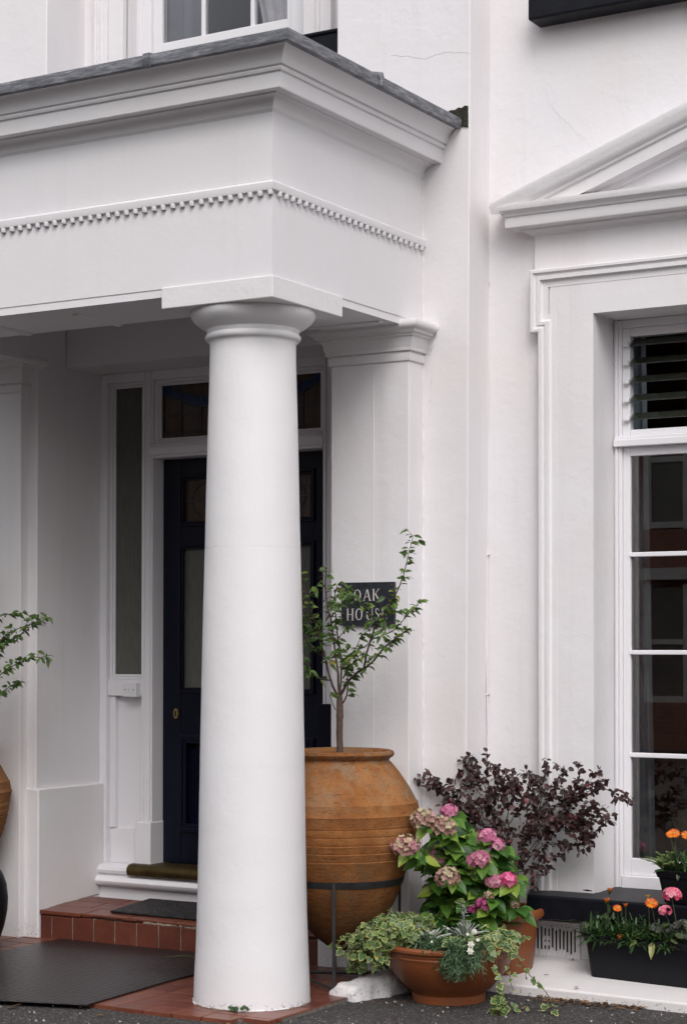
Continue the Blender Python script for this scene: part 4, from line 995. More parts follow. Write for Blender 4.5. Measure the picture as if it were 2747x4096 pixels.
cherry('small green cherry tree growing from the big urn, in front of the OAK HOUSE plaque', (.108,.585,1.06), [([(0.11,0.585,1.096),(0.108,0.585,1.19),(0.11,0.585,1.273)],0.0255,0.023),([(0.11,0.585,1.258),(0.107,0.585,1.307),(0.108,0.585,1.366)],0.029,0.019),([(0.104,0.585,1.361),(0.08,0.572,1.405),(0.058,0.56,1.484),(0.049,0.548,1.543),(0.027,0.535,1.631),(0.018,0.522,1.705),(-0.003,0.51,1.754),(-0.03,0.497,1.852),(-0.046,0.485,1.935)],0.011,0.003),([(0.107,0.585,1.366),(0.096,0.592,1.459),(0.081,0.599,1.543),(0.059,0.606,1.631),(0.046,0.614,1.705),(0.021,0.621,1.79),(-0.0,0.628,1.879),(0.001,0.635,1.964)],0.01,0.003),([(0.112,0.585,1.366),(0.106,0.605,1.484),(0.091,0.625,1.557),(0.059,0.645,1.656),(0.035,0.665,1.756),(0.018,0.685,1.831),(0.023,0.705,1.891)],0.008,0.003),([(0.115,0.585,1.366),(0.171,0.572,1.44),(0.252,0.558,1.49),(0.316,0.545,1.529),(0.379,0.532,1.592),(0.457,0.518,1.64),(0.508,0.505,1.668)],0.012,0.003),([(0.254,0.555,1.49),(0.283,0.553,1.592),(0.318,0.55,1.679),(0.37,0.548,1.742),(0.426,0.545,1.828),(0.466,0.542,1.904),(0.489,0.54,1.97),(0.512,0.537,2.046),(0.53,0.535,2.103)],0.009,0.002),([(0.304,0.545,1.628),(0.407,0.53,1.659),(0.481,0.515,1.707),(0.533,0.5,1.749),(0.592,0.485,1.798)],0.005,0.002),([(0.129,0.605,1.523),(0.17,0.632,1.592),(0.194,0.658,1.651),(0.213,0.685,1.676)],0.005,0.002),([(0.129,0.585,1.445),(0.159,0.612,1.557),(0.212,0.638,1.592),(0.247,0.665,1.631)],0.007,0.003),([(0.087,0.585,1.292),(0.075,0.575,1.331),(0.067,0.565,1.366)],0.004,0.003),([(0.118,0.585,1.317),(0.135,0.605,1.361),(0.129,0.625,1.434),(0.111,0.645,1.483)],0.008,0.003),([(0.032,0.575,1.547),(-0.02,0.585,1.567),(-0.085,0.595,1.621),(-0.15,0.605,1.681)],0.006,0.002),([(0.055,0.585,1.434),(0.009,0.565,1.444),(-0.036,0.545,1.483),(-0.07,0.525,1.532)],0.006,0.002),([(0.077,0.615,1.631),(0.137,0.61,1.68),(0.16,0.605,1.695)],0.004,0.002),([(0.042,0.615,1.73),(0.116,0.587,1.798),(0.161,0.56,1.831),(0.222,0.532,1.825),(0.272,0.505,1.785)],0.005,0.002),([(0.01,0.535,1.705),(-0.063,0.56,1.73),(-0.137,0.585,1.761)],0.005,0.002),([(0.021,0.545,1.631),(-0.068,0.605,1.676),(-0.163,0.665,1.702)],0.005,0.002),([(0.025,0.615,1.79),(0.071,0.625,1.834),(0.117,0.635,1.858)],0.004,0.002),([(0.315,0.555,1.679),(0.288,0.545,1.737),(0.265,0.535,1.776),(0.226,0.525,1.805)],0.005,0.002),([(0.377,0.535,1.741),(0.396,0.55,1.775),(0.409,0.565,1.804)],0.004,0.002),([(0.327,0.525,1.529),(0.343,0.555,1.563),(0.376,0.585,1.607)],0.004,0.002),([(0.007,0.615,1.879),(-0.022,0.625,1.9),(-0.051,0.635,1.88)],0.003,0.002),([(0.054,0.615,1.631),(0.028,0.6,1.656),(0.003,0.585,1.666)],0.004,0.002),([(0.118,0.585,1.484),(0.209,0.545,1.524),(0.272,0.505,1.563)],0.004,0.002),([(0.332,0.545,1.698),(0.334,0.572,1.728),(0.358,0.598,1.752),(0.382,0.625,1.762)],0.004,0.002)])
LB = [[(-2.048,0.45,1.4),(-1.899,0.45,1.584),(-1.781,0.45,1.675),(-1.621,0.45,1.715),(-1.56,0.45,1.735)],[(-2.093,0.5,1.399),(-1.913,0.5,1.584),(-1.794,0.5,1.642),(-1.654,0.5,1.725),(-1.648,0.5,1.743)],[(-2.048,0.45,1.308),(-1.928,0.45,1.401),(-1.78,0.45,1.494),(-1.649,0.45,1.533),(-1.571,0.45,1.533)],[(-2.092,0.5,1.26),(-1.941,0.5,1.331),(-1.852,0.5,1.378),(-1.763,0.5,1.402)],[(-2.093,0.5,1.445),(-2.003,0.5,1.653),(-1.914,0.5,1.75),(-1.795,0.5,1.767)]]
lt = [([(-2.40,.585,1.06),(-2.397,.585,1.2),(-2.40,.58,1.36)], .028, .018)]
for pts in LB: lt.append(([(-2.40,.585,1.32),(-2.26,.56,1.42)]+[tuple(p) for p in pts], .008, .002))
for k_ in range(12):
    a = rnd(0,2*PI); top_ = (-2.45+.35*math.cos(a)*.6, .585+.3*math.sin(a), rnd(1.8,2.3)); mid = (-2.36+.15*math.cos(a), .585+.12*math.sin(a), 1.6)
    lt.append(([(-2.40,.585,1.34), mid, top_], .008, .002))
lc = cherry('small cherry tree whose leafy twigs reach in from the left edge of the photo', (-2.40,.585,1.06), lt)

# ================================================================== TERRACOTTA BOWL AND ITS PLANTS
BX, BY = .700, .56
bw = thing('terracotta_bowl', 'wide round terracotta bowl planter on the asphalt, full of ivy and silver plants', 'planter', (BX,BY,-.01))
b = MB()
b.lathe([(r_, z_ if z_ < .03 else .03+(z_-.03)*1.06) for r_, z_ in [(.150,-.010),(.166,-.008),(.166,.004),(.167,.028),(.172,.036),(.196,.052),(.225,.080),(.250,.110),(.272,.142),(.288,.176),(.2935,.192),(.2955,.194),(.2955,.199),(.2945,.201),(.298,.208),(.300,.211),(.300,.215),(.306,.218),(.313,.226),(.314,.236),(.308,.244),(.297,.246),(.288,.240),(.286,.22)]], (BX,BY,0), 96, cap=False)
b.build('bowl', M['bowl'], bw, smooth=28)
b = MB(); b.lathe([(.001,.258),(.15,.253),(.289,.238)], (BX,BY,0), 40, cap=False); b.build('soil', M['soil'], bw, smooth=60)

def ivy_trail(lf, st_, pts, size=.034, step=.016, gap=.0, dens=1.0, r=.0022, spread=.02):
    size *= 1.1; gap *= .6
    rs = resample(pts, step); st_.tube(rs, r, r*.6, seg=5)
    for i in range(1, len(rs)):
        if random.random() < gap: continue
        for _ in range(1 if random.random() > dens-1 else 2):
            d0 = (rs[i]-rs[i-1]).normalized(); dd = (d0*.3+rdir(-.8,.5)+Vector((.25,-.45,0))).normalized()
            s_ = size*rnd(.6,1.2)
            ivy(lf, rs[i]+rdir()*spread*random.random(), dd, Vector((.45,-.7,.75))+rdir()*.55, s_, min(1, max(0, random.gauss(.45,.22))))
def V3(*a): return Vector(a)
# left ivy: a mounded mass spilling over the left and rear of the rim
iv1 = thing('variegated_ivy', 'cream-edged green ivy spilling left over the bowl rim in front of the urn', 'ivy', (BX-.15,BY,.24), 'ivy in the bowl')
lf = MB(); sm = MB()
for k_ in range(150):
    a = rnd(math.radians(120), math.radians(262)); rr = rnd(.10,.27)
    p0 = V3(BX-.05+rr*math.cos(a)*.9, BY+rr*math.sin(a)*.8, .245+rnd(0,.03))
    out_ = V3(math.cos(a), math.sin(a), 0)
    out_ = (out_+V3(-.75,-.35,0)*rnd(.2,.9)).normalized(); ln = rnd(.06,.26)
    p1 = p0+out_*ln*.5+V3(0,0,rnd(.02,.085)); p2 = p0+out_*ln+V3(0,0,rnd(-.08,.045))
    ivy_trail(lf, sm, [p0,p1,p2], .036, .024, .05, 1.0, .0016, .022)
for k_ in range(16):
    x_ = rnd(.30,.46); p0 = V3(.46,.42+rnd(-.05,.12),.28); p1 = V3(x_+.02, .42+rnd(-.05,.05), .25); p2 = V3(x_-rnd(0,.04), .40+rnd(-.05,.05), rnd(.10,.17)); 
    ivy_trail(lf, sm, [p0,p1,p2], .034, .020, .1, 1.0, .002, .012)
ivy_trail(lf, sm, [(.40,.40,.26),(.27,.37,.225),(.19,.37,.205)], .022, .014, .05)
ivy_trail(lf, sm, [(.42,.40,.28),(.33,.36,.29),(.25,.34,.26),(.215,.36,.24)], .022, .016, .2)
ivy_trail(lf, sm, [(.38,.40,.20),(.35,.39,.12),(.335,.40,.065),(.34,.39,.04)], .026, .016, .25)
sm.build('stems', M['twig'], iv1, smooth=60); lf.build('foliage', [M['ivygreen'], M['ivycream']], iv1)
# right ivy
iv2 = thing('variegated_ivy', 'cream-edged ivy with thin trails hanging right of the bowl down to the asphalt', 'ivy', (BX+.2,BY-.05,.24), 'ivy in the bowl')
lf = MB(); sm = MB()
for k_ in range(72):
    a = rnd(math.radians(-62), math.radians(55)); rr = rnd(.12,.27)
    p0 = V3(BX+rr*math.cos(a), BY+rr*math.sin(a), .25); o_ = V3(math.cos(a), math.sin(a),0)*rnd(.02,.10)
    ivy_trail(lf, sm, [p0, p0+o_*.5+V3(0,0,.035), p0+o_+V3(0,0,rnd(-.01,.04))], .034, .024, .05, 1.0, .0016, .02)
ivy_trail(lf, sm, [(.93,.44,.26),(1.00,.40,.26),(1.035,.375,.20),(1.05,.37,.11),(1.055,.365,.04)], .026, .013, .30)
ivy_trail(lf, sm, [(.96,.46,.27),(1.05,.44,.27),(1.105,.43,.23),(1.17,.44,.15),(1.235,.46,.08),(1.25,.47,.015)], .026, .015, .35)
ivy_trail(lf, sm, [(1.00,.42,.26),(1.07,.40,.20),(1.085,.41,.12),(1.10,.40,.09)], .020, .02, .5)
for k_ in range(9): ivy_trail(lf, sm, [(1.05+rnd(-.012,.012),.36,.07),(1.055+rnd(-.03,.03),.355+rnd(-.02,.02),rnd(.005,.05))], .036, .016, 0, 1.0)
ivy_trail(lf, sm, [(1.06,.40,.02),(1.14,.45,.006),(1.20,.48,.006),(1.25,.47,.02),(1.28,.47,.045)], .026, .022, .3)
sm.build('stems', M['twig'], iv2, smooth=60); lf.build('foliage', [M['ivygreen'], M['ivycream']], iv2)
# silver-leaved plants
def lanceT(n=5):
    pts = []; fs = []
    for i in range(n+1):
        t = i/n; w_ = math.sin(PI*min(1, t*.92+.08))**.8*.5
        pts += [(t, w_, .12), (t, w_*.78, .05), (t, 0, -.02), (t, -w_*.78, .05), (t, -w_, .12)]
    for i in range(n):
        for j in range(4): fs.append((i*5+j, i*5+j+1, (i+1)*5+j+1, (i+1)*5+j))
    return pts, fs
LT = lanceT()
def leaf2(mb, base, d, up, L, Wd, mi, mo, tint, droop):
    d = Vector(d).normalized(); sd_ = d.cross(Vector(up)).normalized(); nn = sd_.cross(d); b_ = Vector(base)
    wv = rnd(0,6)
    vs = [b_+d*(t*L)+sd_*(s*Wd)+nn*(h*Wd+.05*Wd*math.sin(t*14+wv+s*4)*abs(s)*2)+Vector((0,0,-droop*L*t*t)) for t, s, h in LT[0]]
    o = len(mb.v); mb.v.extend(tuple(v) for v in vs); mb.t.extend([tint]*len(vs))
    for k_, f in enumerate(LT[1]): mb.f.append(tuple(i+o for i in f)); mb.m.append(mo if k_ % 4 in (0,3) else mi)
for (sx, sy, sz, lb, n_) in ((.66,.46,.25,'silver-edged rosette plant beside the white flowers in the bowl',16),(.80,.52,.27,'taller upright silver-leaved plant at the middle of the bowl',26)):
    t = thing('silver_plant', lb, 'plant', (sx,sy,.24), 'silver plants in the bowl'); lf = MB(); sm = MB()
    for k_ in range(n_):
        a = rnd(0,2*PI); el = rnd(.35,1.3); dd = V3(math.cos(a)*math.cos(el), math.sin(a)*math.cos(el), math.sin(el)); L = rnd(.085,.145)
        leaf2(lf, V3(sx,sy,sz)+rdir()*.012, dd, V3(0,0,1)+rdir()*.3, L, L*rnd(.20,.28), 0, 1, rnd(.2,.9), rnd(0,.4))
    if n_ > 20:
        for k_ in range(4):
            q = V3(sx+rnd(-.02,.02), sy+rnd(-.02,.02), sz); e_ = q+V3(rnd(-.03,.02),0,rnd(.12,.17)); sm.tube([q,e_], .003, .002)
            for j in range(6):
                p = q.lerp(e_, .3+.14*j); leaf2(lf, p, rdir(.1,.8), V3(0,0,1), rnd(.025,.045), .012, 0, 1, rnd(.2,.9), .1)
        sm.build('stems', M['silverleaf'], t, smooth=60)
    lf.build('foliage', [M['silverleaf'], M['silveredge']], t)
# dianthus with white flowers
t = thing('dianthus', 'narrow-leaved dark green dianthus with small white flowers hanging over the bowl front', 'plant', (.80,.36,.24)); lf = MB(); sm = MB()
BL = ([(0,.5,0),(0,-.5,0),(.4,.6,0),(.4,-.6,0),(.8,.35,0),(.8,-.35,0),(1,0,0)], [(0,1,3,2),(2,3,5,4),(4,5,6)])
for k_ in range(150):
    a = rnd(-2.9, -.35); rr = rnd(0,.09); p0 = V3(.850+rnd(-.14,.12), .40+rnd(-.10,.10), .255)
    drop = random.random()**1.4
    cxw = 1-drop*.55
    o_ = V3(math.cos(a)*.10*cxw, -abs(math.sin(a))*.07, 0)
    if drop > .3: p0 = V3(.905+rnd(-.12,.08)*cxw, .335+rnd(-.03,.03), .25)
    p1 = p0+o_*.6+V3(0,0,rnd(.02,.05)*(1-drop)); p2 = p0+o_+V3(.01*drop, -.02*drop, rnd(-.02,.045)-drop*.095)
    rs = resample([p0,p1,p2], .012); sm.tube(rs, .0012, .0008, seg=4)
    for i in range(1, len(rs)):
        d0 = (rs[i]-rs[i-1]).normalized()
        for _ in range(3):
            dd = (d0*.9+rdir()*.9).normalized(); L = rnd(.018,.034); leaf(lf, rs[i], dd, rdir()+V3(.3,-.5,.5), L, L*.13, BL, 0, rnd(0,.9), .15)
sm.build('stems', M['dianthleaf'], t, smooth=60); lf.build('foliage', M['dianthleaf'], t)
def ruffle(mb, c, r, n, mat=0, face=Vector((.45,-.75,.45)), layers=3, t0=0, t1=1):
    c = Vector(c); face = face.normalized(); u = face.cross(Vector((0,0,1))).normalized(); v = u.cross(face)
    for L_ in range(layers):
        rr = r*(1-.27*L_)
        for k_ in range(n):
            a = 2*PI*k_/n+L_*.4+rnd(-.15,.15); dd = (u*math.cos(a)+v*math.sin(a)+face*(.15+.4*L_)).normalized()
            leaf(mb, c+face*.2*r*L_, dd, face+rdir()*.3, rr, rr*.95, OV, mat, rnd(t0,t1), 0)
for p, r in [((0.976,0.24,0.304),0.017),((0.977,0.23,0.277),0.017),((0.961,0.3,0.352),0.014),((0.929,0.3,0.338),0.008),((0.988,0.28,0.32),0.009),((0.778,0.25,0.3),0.006),((0.832,0.3,0.355),0.006)]:
    f = MB(); ruffle(f, p, r, 6, layers=3 if r > .01 else 1); sm2 = MB()
    fo = f.build('flower', M['p_white'], t); sm2.tube([p, (p[0]*.5+.44, .40, .26)], .0011, seg=4); sm2.build('flower_stalk', M['stem'], fo)

# ================================================================== REAR POTS, HYDRANGEA, PURPLE SHRUB
PX_, PY_ = .735, 1.050
pt2 = thing('terracotta_pot', 'round terracotta pot with a rolled rim on the white ledge behind the bowl', 'planter', (PX_,PY_,.05))
b = MB(); b.lathe([(.10,.042),(.138,.043),(.142,.05),(.160,.20),(.168,.285),(.172,.29),(.188,.296),(.198,.308),(.200,.322),(.196,.336),(.184,.342),(.172,.336),(.170,.30)], (PX_,PY_,.013), 72, cap=False)
b.build('pot', M['bowl'], pt2, smooth=30)
b = MB(); b.lathe([(.001,.306),(.171,.30)], (PX_,PY_,.013), 30, cap=False); b.build('soil', M['soil'], pt2)
hy = thing('hydrangea', 'bushy hydrangea with pink and faded tan flower heads behind the terracotta bowl', 'shrub', (.62,1.02,.31))
sm = MB(); lf = MB()
heads = [((0.512,0.93,0.807),0.0406,'pink'),((0.564,0.58,0.797),0.0568,'tan'),((0.636,0.62,0.761),0.0568,'tan'),((0.528,0.47,0.685),0.0588,'rose'),((0.554,0.72,0.604),0.0487,'mauve'),((0.783,0.7,0.615),0.0507,'mauve'),((0.768,0.82,0.711),0.0446,'pink'),((0.808,0.84,0.674),0.0365,'pink'),((0.666,0.62,0.538),0.0548,'tan'),((0.846,0.74,0.517),0.0426,'mauve'),((0.905,0.76,0.524),0.0385,'hot'),((0.836,0.7,0.454),0.0243,'tan'),((0.802,0.72,0.407),0.0385,'magenta'),((0.736,0.74,0.382),0.0304,'magenta'),((0.919,0.8,0.406),0.0223,'tan')]
ends = [Vector(p) for p, r, k_ in heads]
root = V3(.65,1.03,.30)
tips = []
random.seed(21)
def bushpt():
    # hull of the bush: sample in rotated ellipsoid around its body
    while True:
        q = rdir()*random.random()**.45
        p = V3(.640+q.x*.275, .865+q.y*.17, .50+q.z*.30)
        # taper: narrower toward upper right
        if p.z > .76-(p.x-.56)*.85 and p.x > .56: continue
        if p.z < .26: continue
        p.y -= .95*max(0, .56-p.x)
        if p.x < .45 and p.z < .42: continue
        if p.x > .80 and p.z < .47: continue
        if (p.x-.12)**2+(p.y-.585)**2 < .41**2 and p.z > .3: continue
        return p
for e_ in ends: tips.append((e_+V3(0.01,.03,-.02), True))
for _ in range(190): tips.append((bushpt(), False))
for e_, hd in tips:
    mid = root.lerp(e_, .5)+V3(rnd(-.03,.03), rnd(-.03,.03), rnd(.0,.05)); b0 = root+V3(rnd(-.08,.08), rnd(-.06,.05), 0)
    if b0.x > .72: b0.x = .72
    rs = resample([b0, mid, e_], .04); sm.tube(rs, .0036, .0022, seg=6)
    n = len(rs)
    # leaf pairs along the upper part + rosette
    for i in range(n//2, n):
        if random.random() < .75:
            a = rnd(0,2*PI)
            for s_ in (0, PI):
                dd = V3(math.cos(a+s_), math.sin(a+s_), rnd(-.3,.45)); L = rnd(.055,.100)
                leaf(lf, rs[i]+dd*.012, dd, V3(.35,-.65,.8)+rdir()*.35, L, L*.72, HL, 0, min(1, max(0, random.gauss(.40,.22))), rnd(.1,.6))
    if True:
        a = rnd(0,2*PI); kk = 5 if not hd else 6
        for j in range(kk):
            a += 2*PI/kk+rnd(-.2,.2); dd = V3(math.cos(a), math.sin(a), rnd(-.25,.55) if not hd else rnd(-.7,.1)); L = rnd(.055,.098)*(1 if hd else rnd(.7,1))
            leaf(lf, e_, dd, V3(.35,-.65,.85)+rdir()*.3, L, L*.72, HL, 0, min(1, max(0, random.gauss(.55,.2))), rnd(.1,.45))
sm.build('stems', M['stem'], hy, smooth=60); lf.build('foliage', M['hydleaf'], hy)
for p, r, kd in heads:
    f = MB(); c = Vector(p); n = int(26+r*560); 
    for k_ in range(n):
        zf = 1-2*(k_+.5)/n; a = k_*2.39996; q = V3(math.sqrt(1-zf*zf)*math.cos(a), math.sqrt(1-zf*zf)*math.sin(a), zf)
        if q.z < -.55: continue
        q = (q+rdir()*.12).normalized(); pc = c+V3(q.x*r, q.y*r, q.z*r*.85)*rnd(.72,1.08); fs_ = r*rnd(.34,.48) if kd not in ('tan','rose') else r*rnd(.26,.38)
        u = q.cross(rdir()).normalized(); v = q.cross(u); tn = min(1, max(0, random.gauss(.5,.25)))
        if kd in ('tan','rose') and q.z > .3: tn = min(1, tn+.3)
        cup = .25 if kd not in ('tan','rose') else .7
        for j in range(4):
            aa = j*PI/2; dd = u*math.cos(aa)+v*math.sin(aa); ss = q.cross(dd)
            f.add([pc, pc+dd*fs_*.55+ss*fs_*.48+q*fs_*cup*.5, pc+dd*fs_+q*fs_*cup*rnd(.4,1), pc+dd*fs_*.55-ss*fs_*.48+q*fs_*cup*.5], [(0,1,2,3)], 0, min(1, max(0, tn+rnd(-.1,.1))))
    nm = {'pink':'pink flower head','tan':'faded tan flower head','rose':'faded dusky pink flower head','mauve':'mauve pink flower head','hot':'bright pink flower head','magenta':'magenta flower head'}[kd]
    o = f.build('flower_head', M['p_'+kd], hy); o['label'] = nm
# purple loropetalum
lo = thing('purple_shrub', 'wiry dark purple-leaved shrub against the white wall behind the hydrangea', 'shrub', (.74,1.16,.30))
sm = MB(); lf = MB(); random.seed(8)
for bi, pts in enumerate([[(0.753,1.15,0.303),(0.764,1.153,0.514),(0.693,1.155,0.699),(0.597,1.157,0.843),(0.608,1.16,1.034)],[(0.753,1.15,0.303),(0.768,1.144,0.515),(0.63,1.138,0.697),(0.496,1.03,0.826),(0.364,1.03,0.905),(0.304,1.03,0.914)],[(0.63,1.14,0.697),(0.543,1.03,0.807),(0.424,1.03,0.908),(0.34,1.03,0.958)],[(0.695,1.15,0.7),(0.711,1.167,0.826),(0.679,1.183,0.929),(0.636,1.2,0.98)],[(0.765,1.15,0.514),(0.808,1.157,0.663),(0.874,1.165,0.812),(0.893,1.173,0.938),(0.913,1.18,1.032)],[(0.811,1.15,0.664),(0.877,1.133,0.835),(0.85,1.117,0.94),(0.835,1.1,1.013)],[(0.811,1.15,0.601),(0.979,1.133,0.778),(1.077,1.117,0.928),(1.118,1.1,1.023)],[(0.985,1.12,0.779),(1.127,1.103,0.89),(1.223,1.085,0.936),(1.296,1.067,0.919),(1.364,1.05,0.879)],[(0.985,1.12,0.779),(1.056,1.113,0.865),(1.148,1.107,0.952),(1.195,1.1,0.995)],[(0.788,1.15,0.536),(0.915,1.124,0.651),(1.04,1.098,0.656),(1.14,1.072,0.678),(1.228,1.046,0.756),(1.283,1.02,0.811)],[(0.811,1.15,0.664),(1.009,1.117,0.739),(1.158,1.083,0.77),(1.238,1.05,0.837)],[(0.765,1.15,0.514),(0.842,1.133,0.531),(0.941,1.117,0.58),(0.903,1.1,0.6)],[(0.606,1.14,0.844),(0.528,1.153,0.925),(0.545,1.167,0.989),(0.515,1.18,1.019)],[(0.7,1.14,0.701),(0.611,1.13,0.76),(0.567,1.03,0.85),(0.519,1.03,0.912),(0.567,1.03,0.977)],[(0.779,1.12,0.518),(0.813,1.097,0.585),(0.778,1.073,0.585),(0.778,1.05,0.525)],[(0.88,1.15,0.813),(0.974,1.145,0.922),(0.999,1.14,1.006)],[(0.695,1.15,0.7),(0.781,1.117,0.811),(0.82,1.083,0.878),(0.79,1.05,0.962)],[(0.811,1.15,0.664),(0.915,1.175,0.792),(0.995,1.2,0.877)],[(0.788,1.15,0.536),(0.949,1.1,0.717),(1.106,1.05,0.79),(1.215,1.0,0.86)],[(0.765,1.15,0.514),(0.739,1.107,0.643),(0.644,1.063,0.683),(0.543,1.03,0.744)],[(0.606,1.14,0.844),(0.722,1.095,0.894),(0.778,1.05,0.92)],[(0.802,1.12,0.54),(0.887,1.06,0.51),(0.915,1.0,0.477)],[(0.985,1.12,0.779),(1.07,1.08,0.725),(1.154,1.04,0.732),(1.182,1.0,0.676)],[(0.63,1.14,0.697),(0.533,1.12,0.758),(0.472,1.03,0.825),(0.424,1.03,0.802)],[(0.765,1.15,0.514),(0.823,1.1,0.648),(0.892,1.05,0.739),(0.972,1.0,0.767)],[(0.695,1.15,0.7),(0.664,1.117,0.806),(0.681,1.083,0.914),(0.686,1.05,0.98)]]):
    rs = resample(pts, .022); rs = [p+rdir()*.003 for p in rs]; sm.tube(rs, .0032 if bi < 6 else .0021, .0010, seg=5); n = len(rs)
    for i in range(2, n):
        u = i/n
        if u < .25: continue
        for _q in range(1 + (random.random() < .38)):
            tw = (rdir(-.3,.9)*.8+(rs[i]-rs[i-1]).normalized()*.8); tw = tw.normalized()*rnd(.03,.10)*(1 if u < .75 else .55)
            e_ = rs[i]+tw
            lim = 1.06 if e_.x < .57 else 1.285
            if e_.y > lim: e_.y = lim
            q = resample([rs[i], rs[i]+tw*.5+rdir()*.008, e_], .012); sm.tube(q, .0013, .0008, seg=4)
            for p in q[1:]:
                for _r in range(1 + (random.random() < .22)):
                    dd = (tw.normalized()*.5+rdir()).normalized(); L = rnd(.021,.036)
                    leaf(lf, p, dd, V3(.3,-.4,.8)+rdir()*.6, L, L*.72, RL, 0, .97 if random.random() < .02 else min(.9, max(0, random.gauss(.45,.2))), rnd(.1,.4))
        if random.random() < .7:
            dd = rdir(-.4,.7); L = rnd(.02,.036); leaf(lf, rs[i], dd, V3(.3,-.4,.8)+rdir()*.6, L, L*.72, RL, 0, min(.9, max(0, random.gauss(.45,.2))), .2)
sm.build('branches', M['twig'], lo, smooth=60); lf.build('foliage', M['loroleaf'], lo)

# ================================================================== BLACK TROUGHS
def trough(x0, x1, yf0, yf1, z0, h, D, label, grp):
    # front bottom edge from (x0,yf0) to (x1,yf1); D deep at the top
    a = Vector((x0,yf0)); c = Vector((x1,yf1)); ux = (c-a).normalized(); uy = Vector((-ux.y, ux.x)); L = (c-a).length
    t = thing('planter_trough', label, 'planter', (x0+L/2, yf0+.08, z0), grp)
    def ring(ex, z, rc=.022):
        xs0, xs1, ys0, ys1 = -ex, L+ex, -ex, D+ex-.0; pts = []
        for (qx, qy, st0) in ((xs0+rc, ys0+rc, PI), (xs1-rc, ys0+rc, 1.5*PI), (xs1-rc, ys1-rc, 0), (xs0+rc, ys1-rc, .5*PI)):
            for k_ in range(5):
                an = st0+k_*PI/8; px, py = qx+rc*math.cos(an), qy+rc*math.sin(an); w_ = a+ux*px+uy*py; pts.append((w_.x, w_.y, z))
        return pts
    b = MB(); R_ = [ring(0, z0+.002), ring(.003, z0+.012), ring(.020, z0+h-.035), ring(.021, z0+h-.034), ring(.026, z0+h-.032), ring(.032, z0+h-.012), ring(.036, z0+h-.002), ring(.032, z0+h), ring(.012, z0+h), ring(.010, z0+h-.03)]
    n = len(R_[0]); vs = [p for r_ in R_ for p in r_]
    b.add(vs, [(i*n+k_, i*n+(k_+1)%n, (i+1)*n+(k_+1)%n, (i+1)*n+k_) for i in range(len(R_)-1) for k_ in range(n)]+[tuple(range(n))[::-1]])
    b.build('trough', M['blackplastic'], t, smooth=35)
    b = MB(); b.add(ring(.011, z0+h-.025), [tuple(range(n))]); b.build('soil', M['soil'], t)
    return t
trough(1.189, 1.90, 1.042, .985, .060, .205, .105, 'black plastic trough planter of orange and pink flowers standing on the white ledge', 'black plastic troughs')
trough(1.515, 2.2, 1.125, 1.115, .42, .150, .135, 'black plastic trough planter standing on the black window sill', 'black plastic troughs')
def strap_clump(lf, sm, c, n, L0, L1, wd, spread, mat=0, lobes=True):
    L0 *= 1.05; L1 *= 1.12; wd *= 1.25
    for k_ in range(int(n*1.6)):
        a = rnd(0,2*PI); el = rnd(.25,1.45); dd = V3(math.cos(a)*math.cos(el), math.sin(a)*math.cos(el)-.1, math.sin(el)); L = rnd(L0,L1)
        p0 = Vector(c)+V3(rnd(-spread,spread), rnd(-.03,.03), 0)
        if c[1] < 1.1 and c[2] < .3 and dd.y > 0: dd.y *= .15; dd.normalize()
        leaf(lf, p0, dd, V3(0,0,1)+rdir()*.4, L, wd*rnd(.7,1.2), BL if random.random() < .6 else OV, mat, min(.97, max(0, random.gauss(.42,.22))), rnd(.1,.7))
        if lobes and random.random() < .6:
            for j in range(3):
                q = p0+dd*L*(.35+.2*j); leaf(lf, q, (dd*.7+rdir()*.8), V3(0,0,1), L*.3, wd*.5, BL, mat, rnd(.2,.8), .1)
def daisy(name, p, r, kind, par, c0, mats=None):
    f = MB(); p = Vector(p); face = V3(.35,-.6,.75).normalized() if kind == 'open' else V3(0,0,1); u = face.cross(V3(0,1,.2)).normalized(); v = face.cross(u)
    n = 15 if kind == 'open' else 11
    for k_ in range(n):
        a = 2*PI*k_/n; up_ = .15 if kind == 'open' else (1.6 if kind == 'bud' else .8); dd = (u*math.cos(a)+v*math.sin(a)+face*up_).normalized()
        r_ = r*.80
        leaf(f, p-face*.3*r*(kind != 'open'), dd, face if kind == 'open' else dd.cross(V3(math.sin(a),math.cos(a),.1)), r_*(1.05 if kind != 'bud' else 1.7), r*.24, BL if kind != 'spider' else BL, 0 if kind != 'spider' else 1, rnd(.1,1), 0)
    o_ = len(f.v)
    f.add([p+face*r*.12+(u*math.cos(a_*PI/4)+v*math.sin(a_*PI/4))*r*.22 for a_ in range(8)], [tuple(range(8))], 1, .2)
    if kind == 'bud':
        for k_ in range(7):
            a = 2*PI*k_/7; dd = (u*math.cos(a)*.5+v*math.sin(a)*.5+face).normalized(); leaf(f, p-face*r*.9, dd, u, r*1.3, r*.5, BL, 2, .4, 0)
    fo = f.build(name, [M['p_orange'], M['p_gold'], M['gazleaf']], par)
    s_ = MB(); c0 = Vector(c0); s_.tube(resample([c0, c0.lerp(p, .5)+V3(rnd(-.01,.01),0,.01), p-face*r*.1], .03), .0022, .0018, seg=5); s_.build('flower_stalk', M['stem'], fo)
random.seed(31)
gaz = [((1.332,1.02,0.393),'open',0.0271),((1.51,0.99,0.432),'open',0.0396),((1.279,1.06,0.466),'bud',0.0188),((1.282,1.02,0.422),'bud',0.0209),((1.365,1.04,0.405),'bud',0.0146),((1.47,1.05,0.458),'spider',0.0188),((1.361,0.98,0.267),'bud',0.0167)]
g1 = thing('gazania', 'spiky green gazania with orange flowers at the left end of the ledge trough', 'flower', (1.24,1.06,.24), 'gazanias'); lf = MB(); sm = MB()
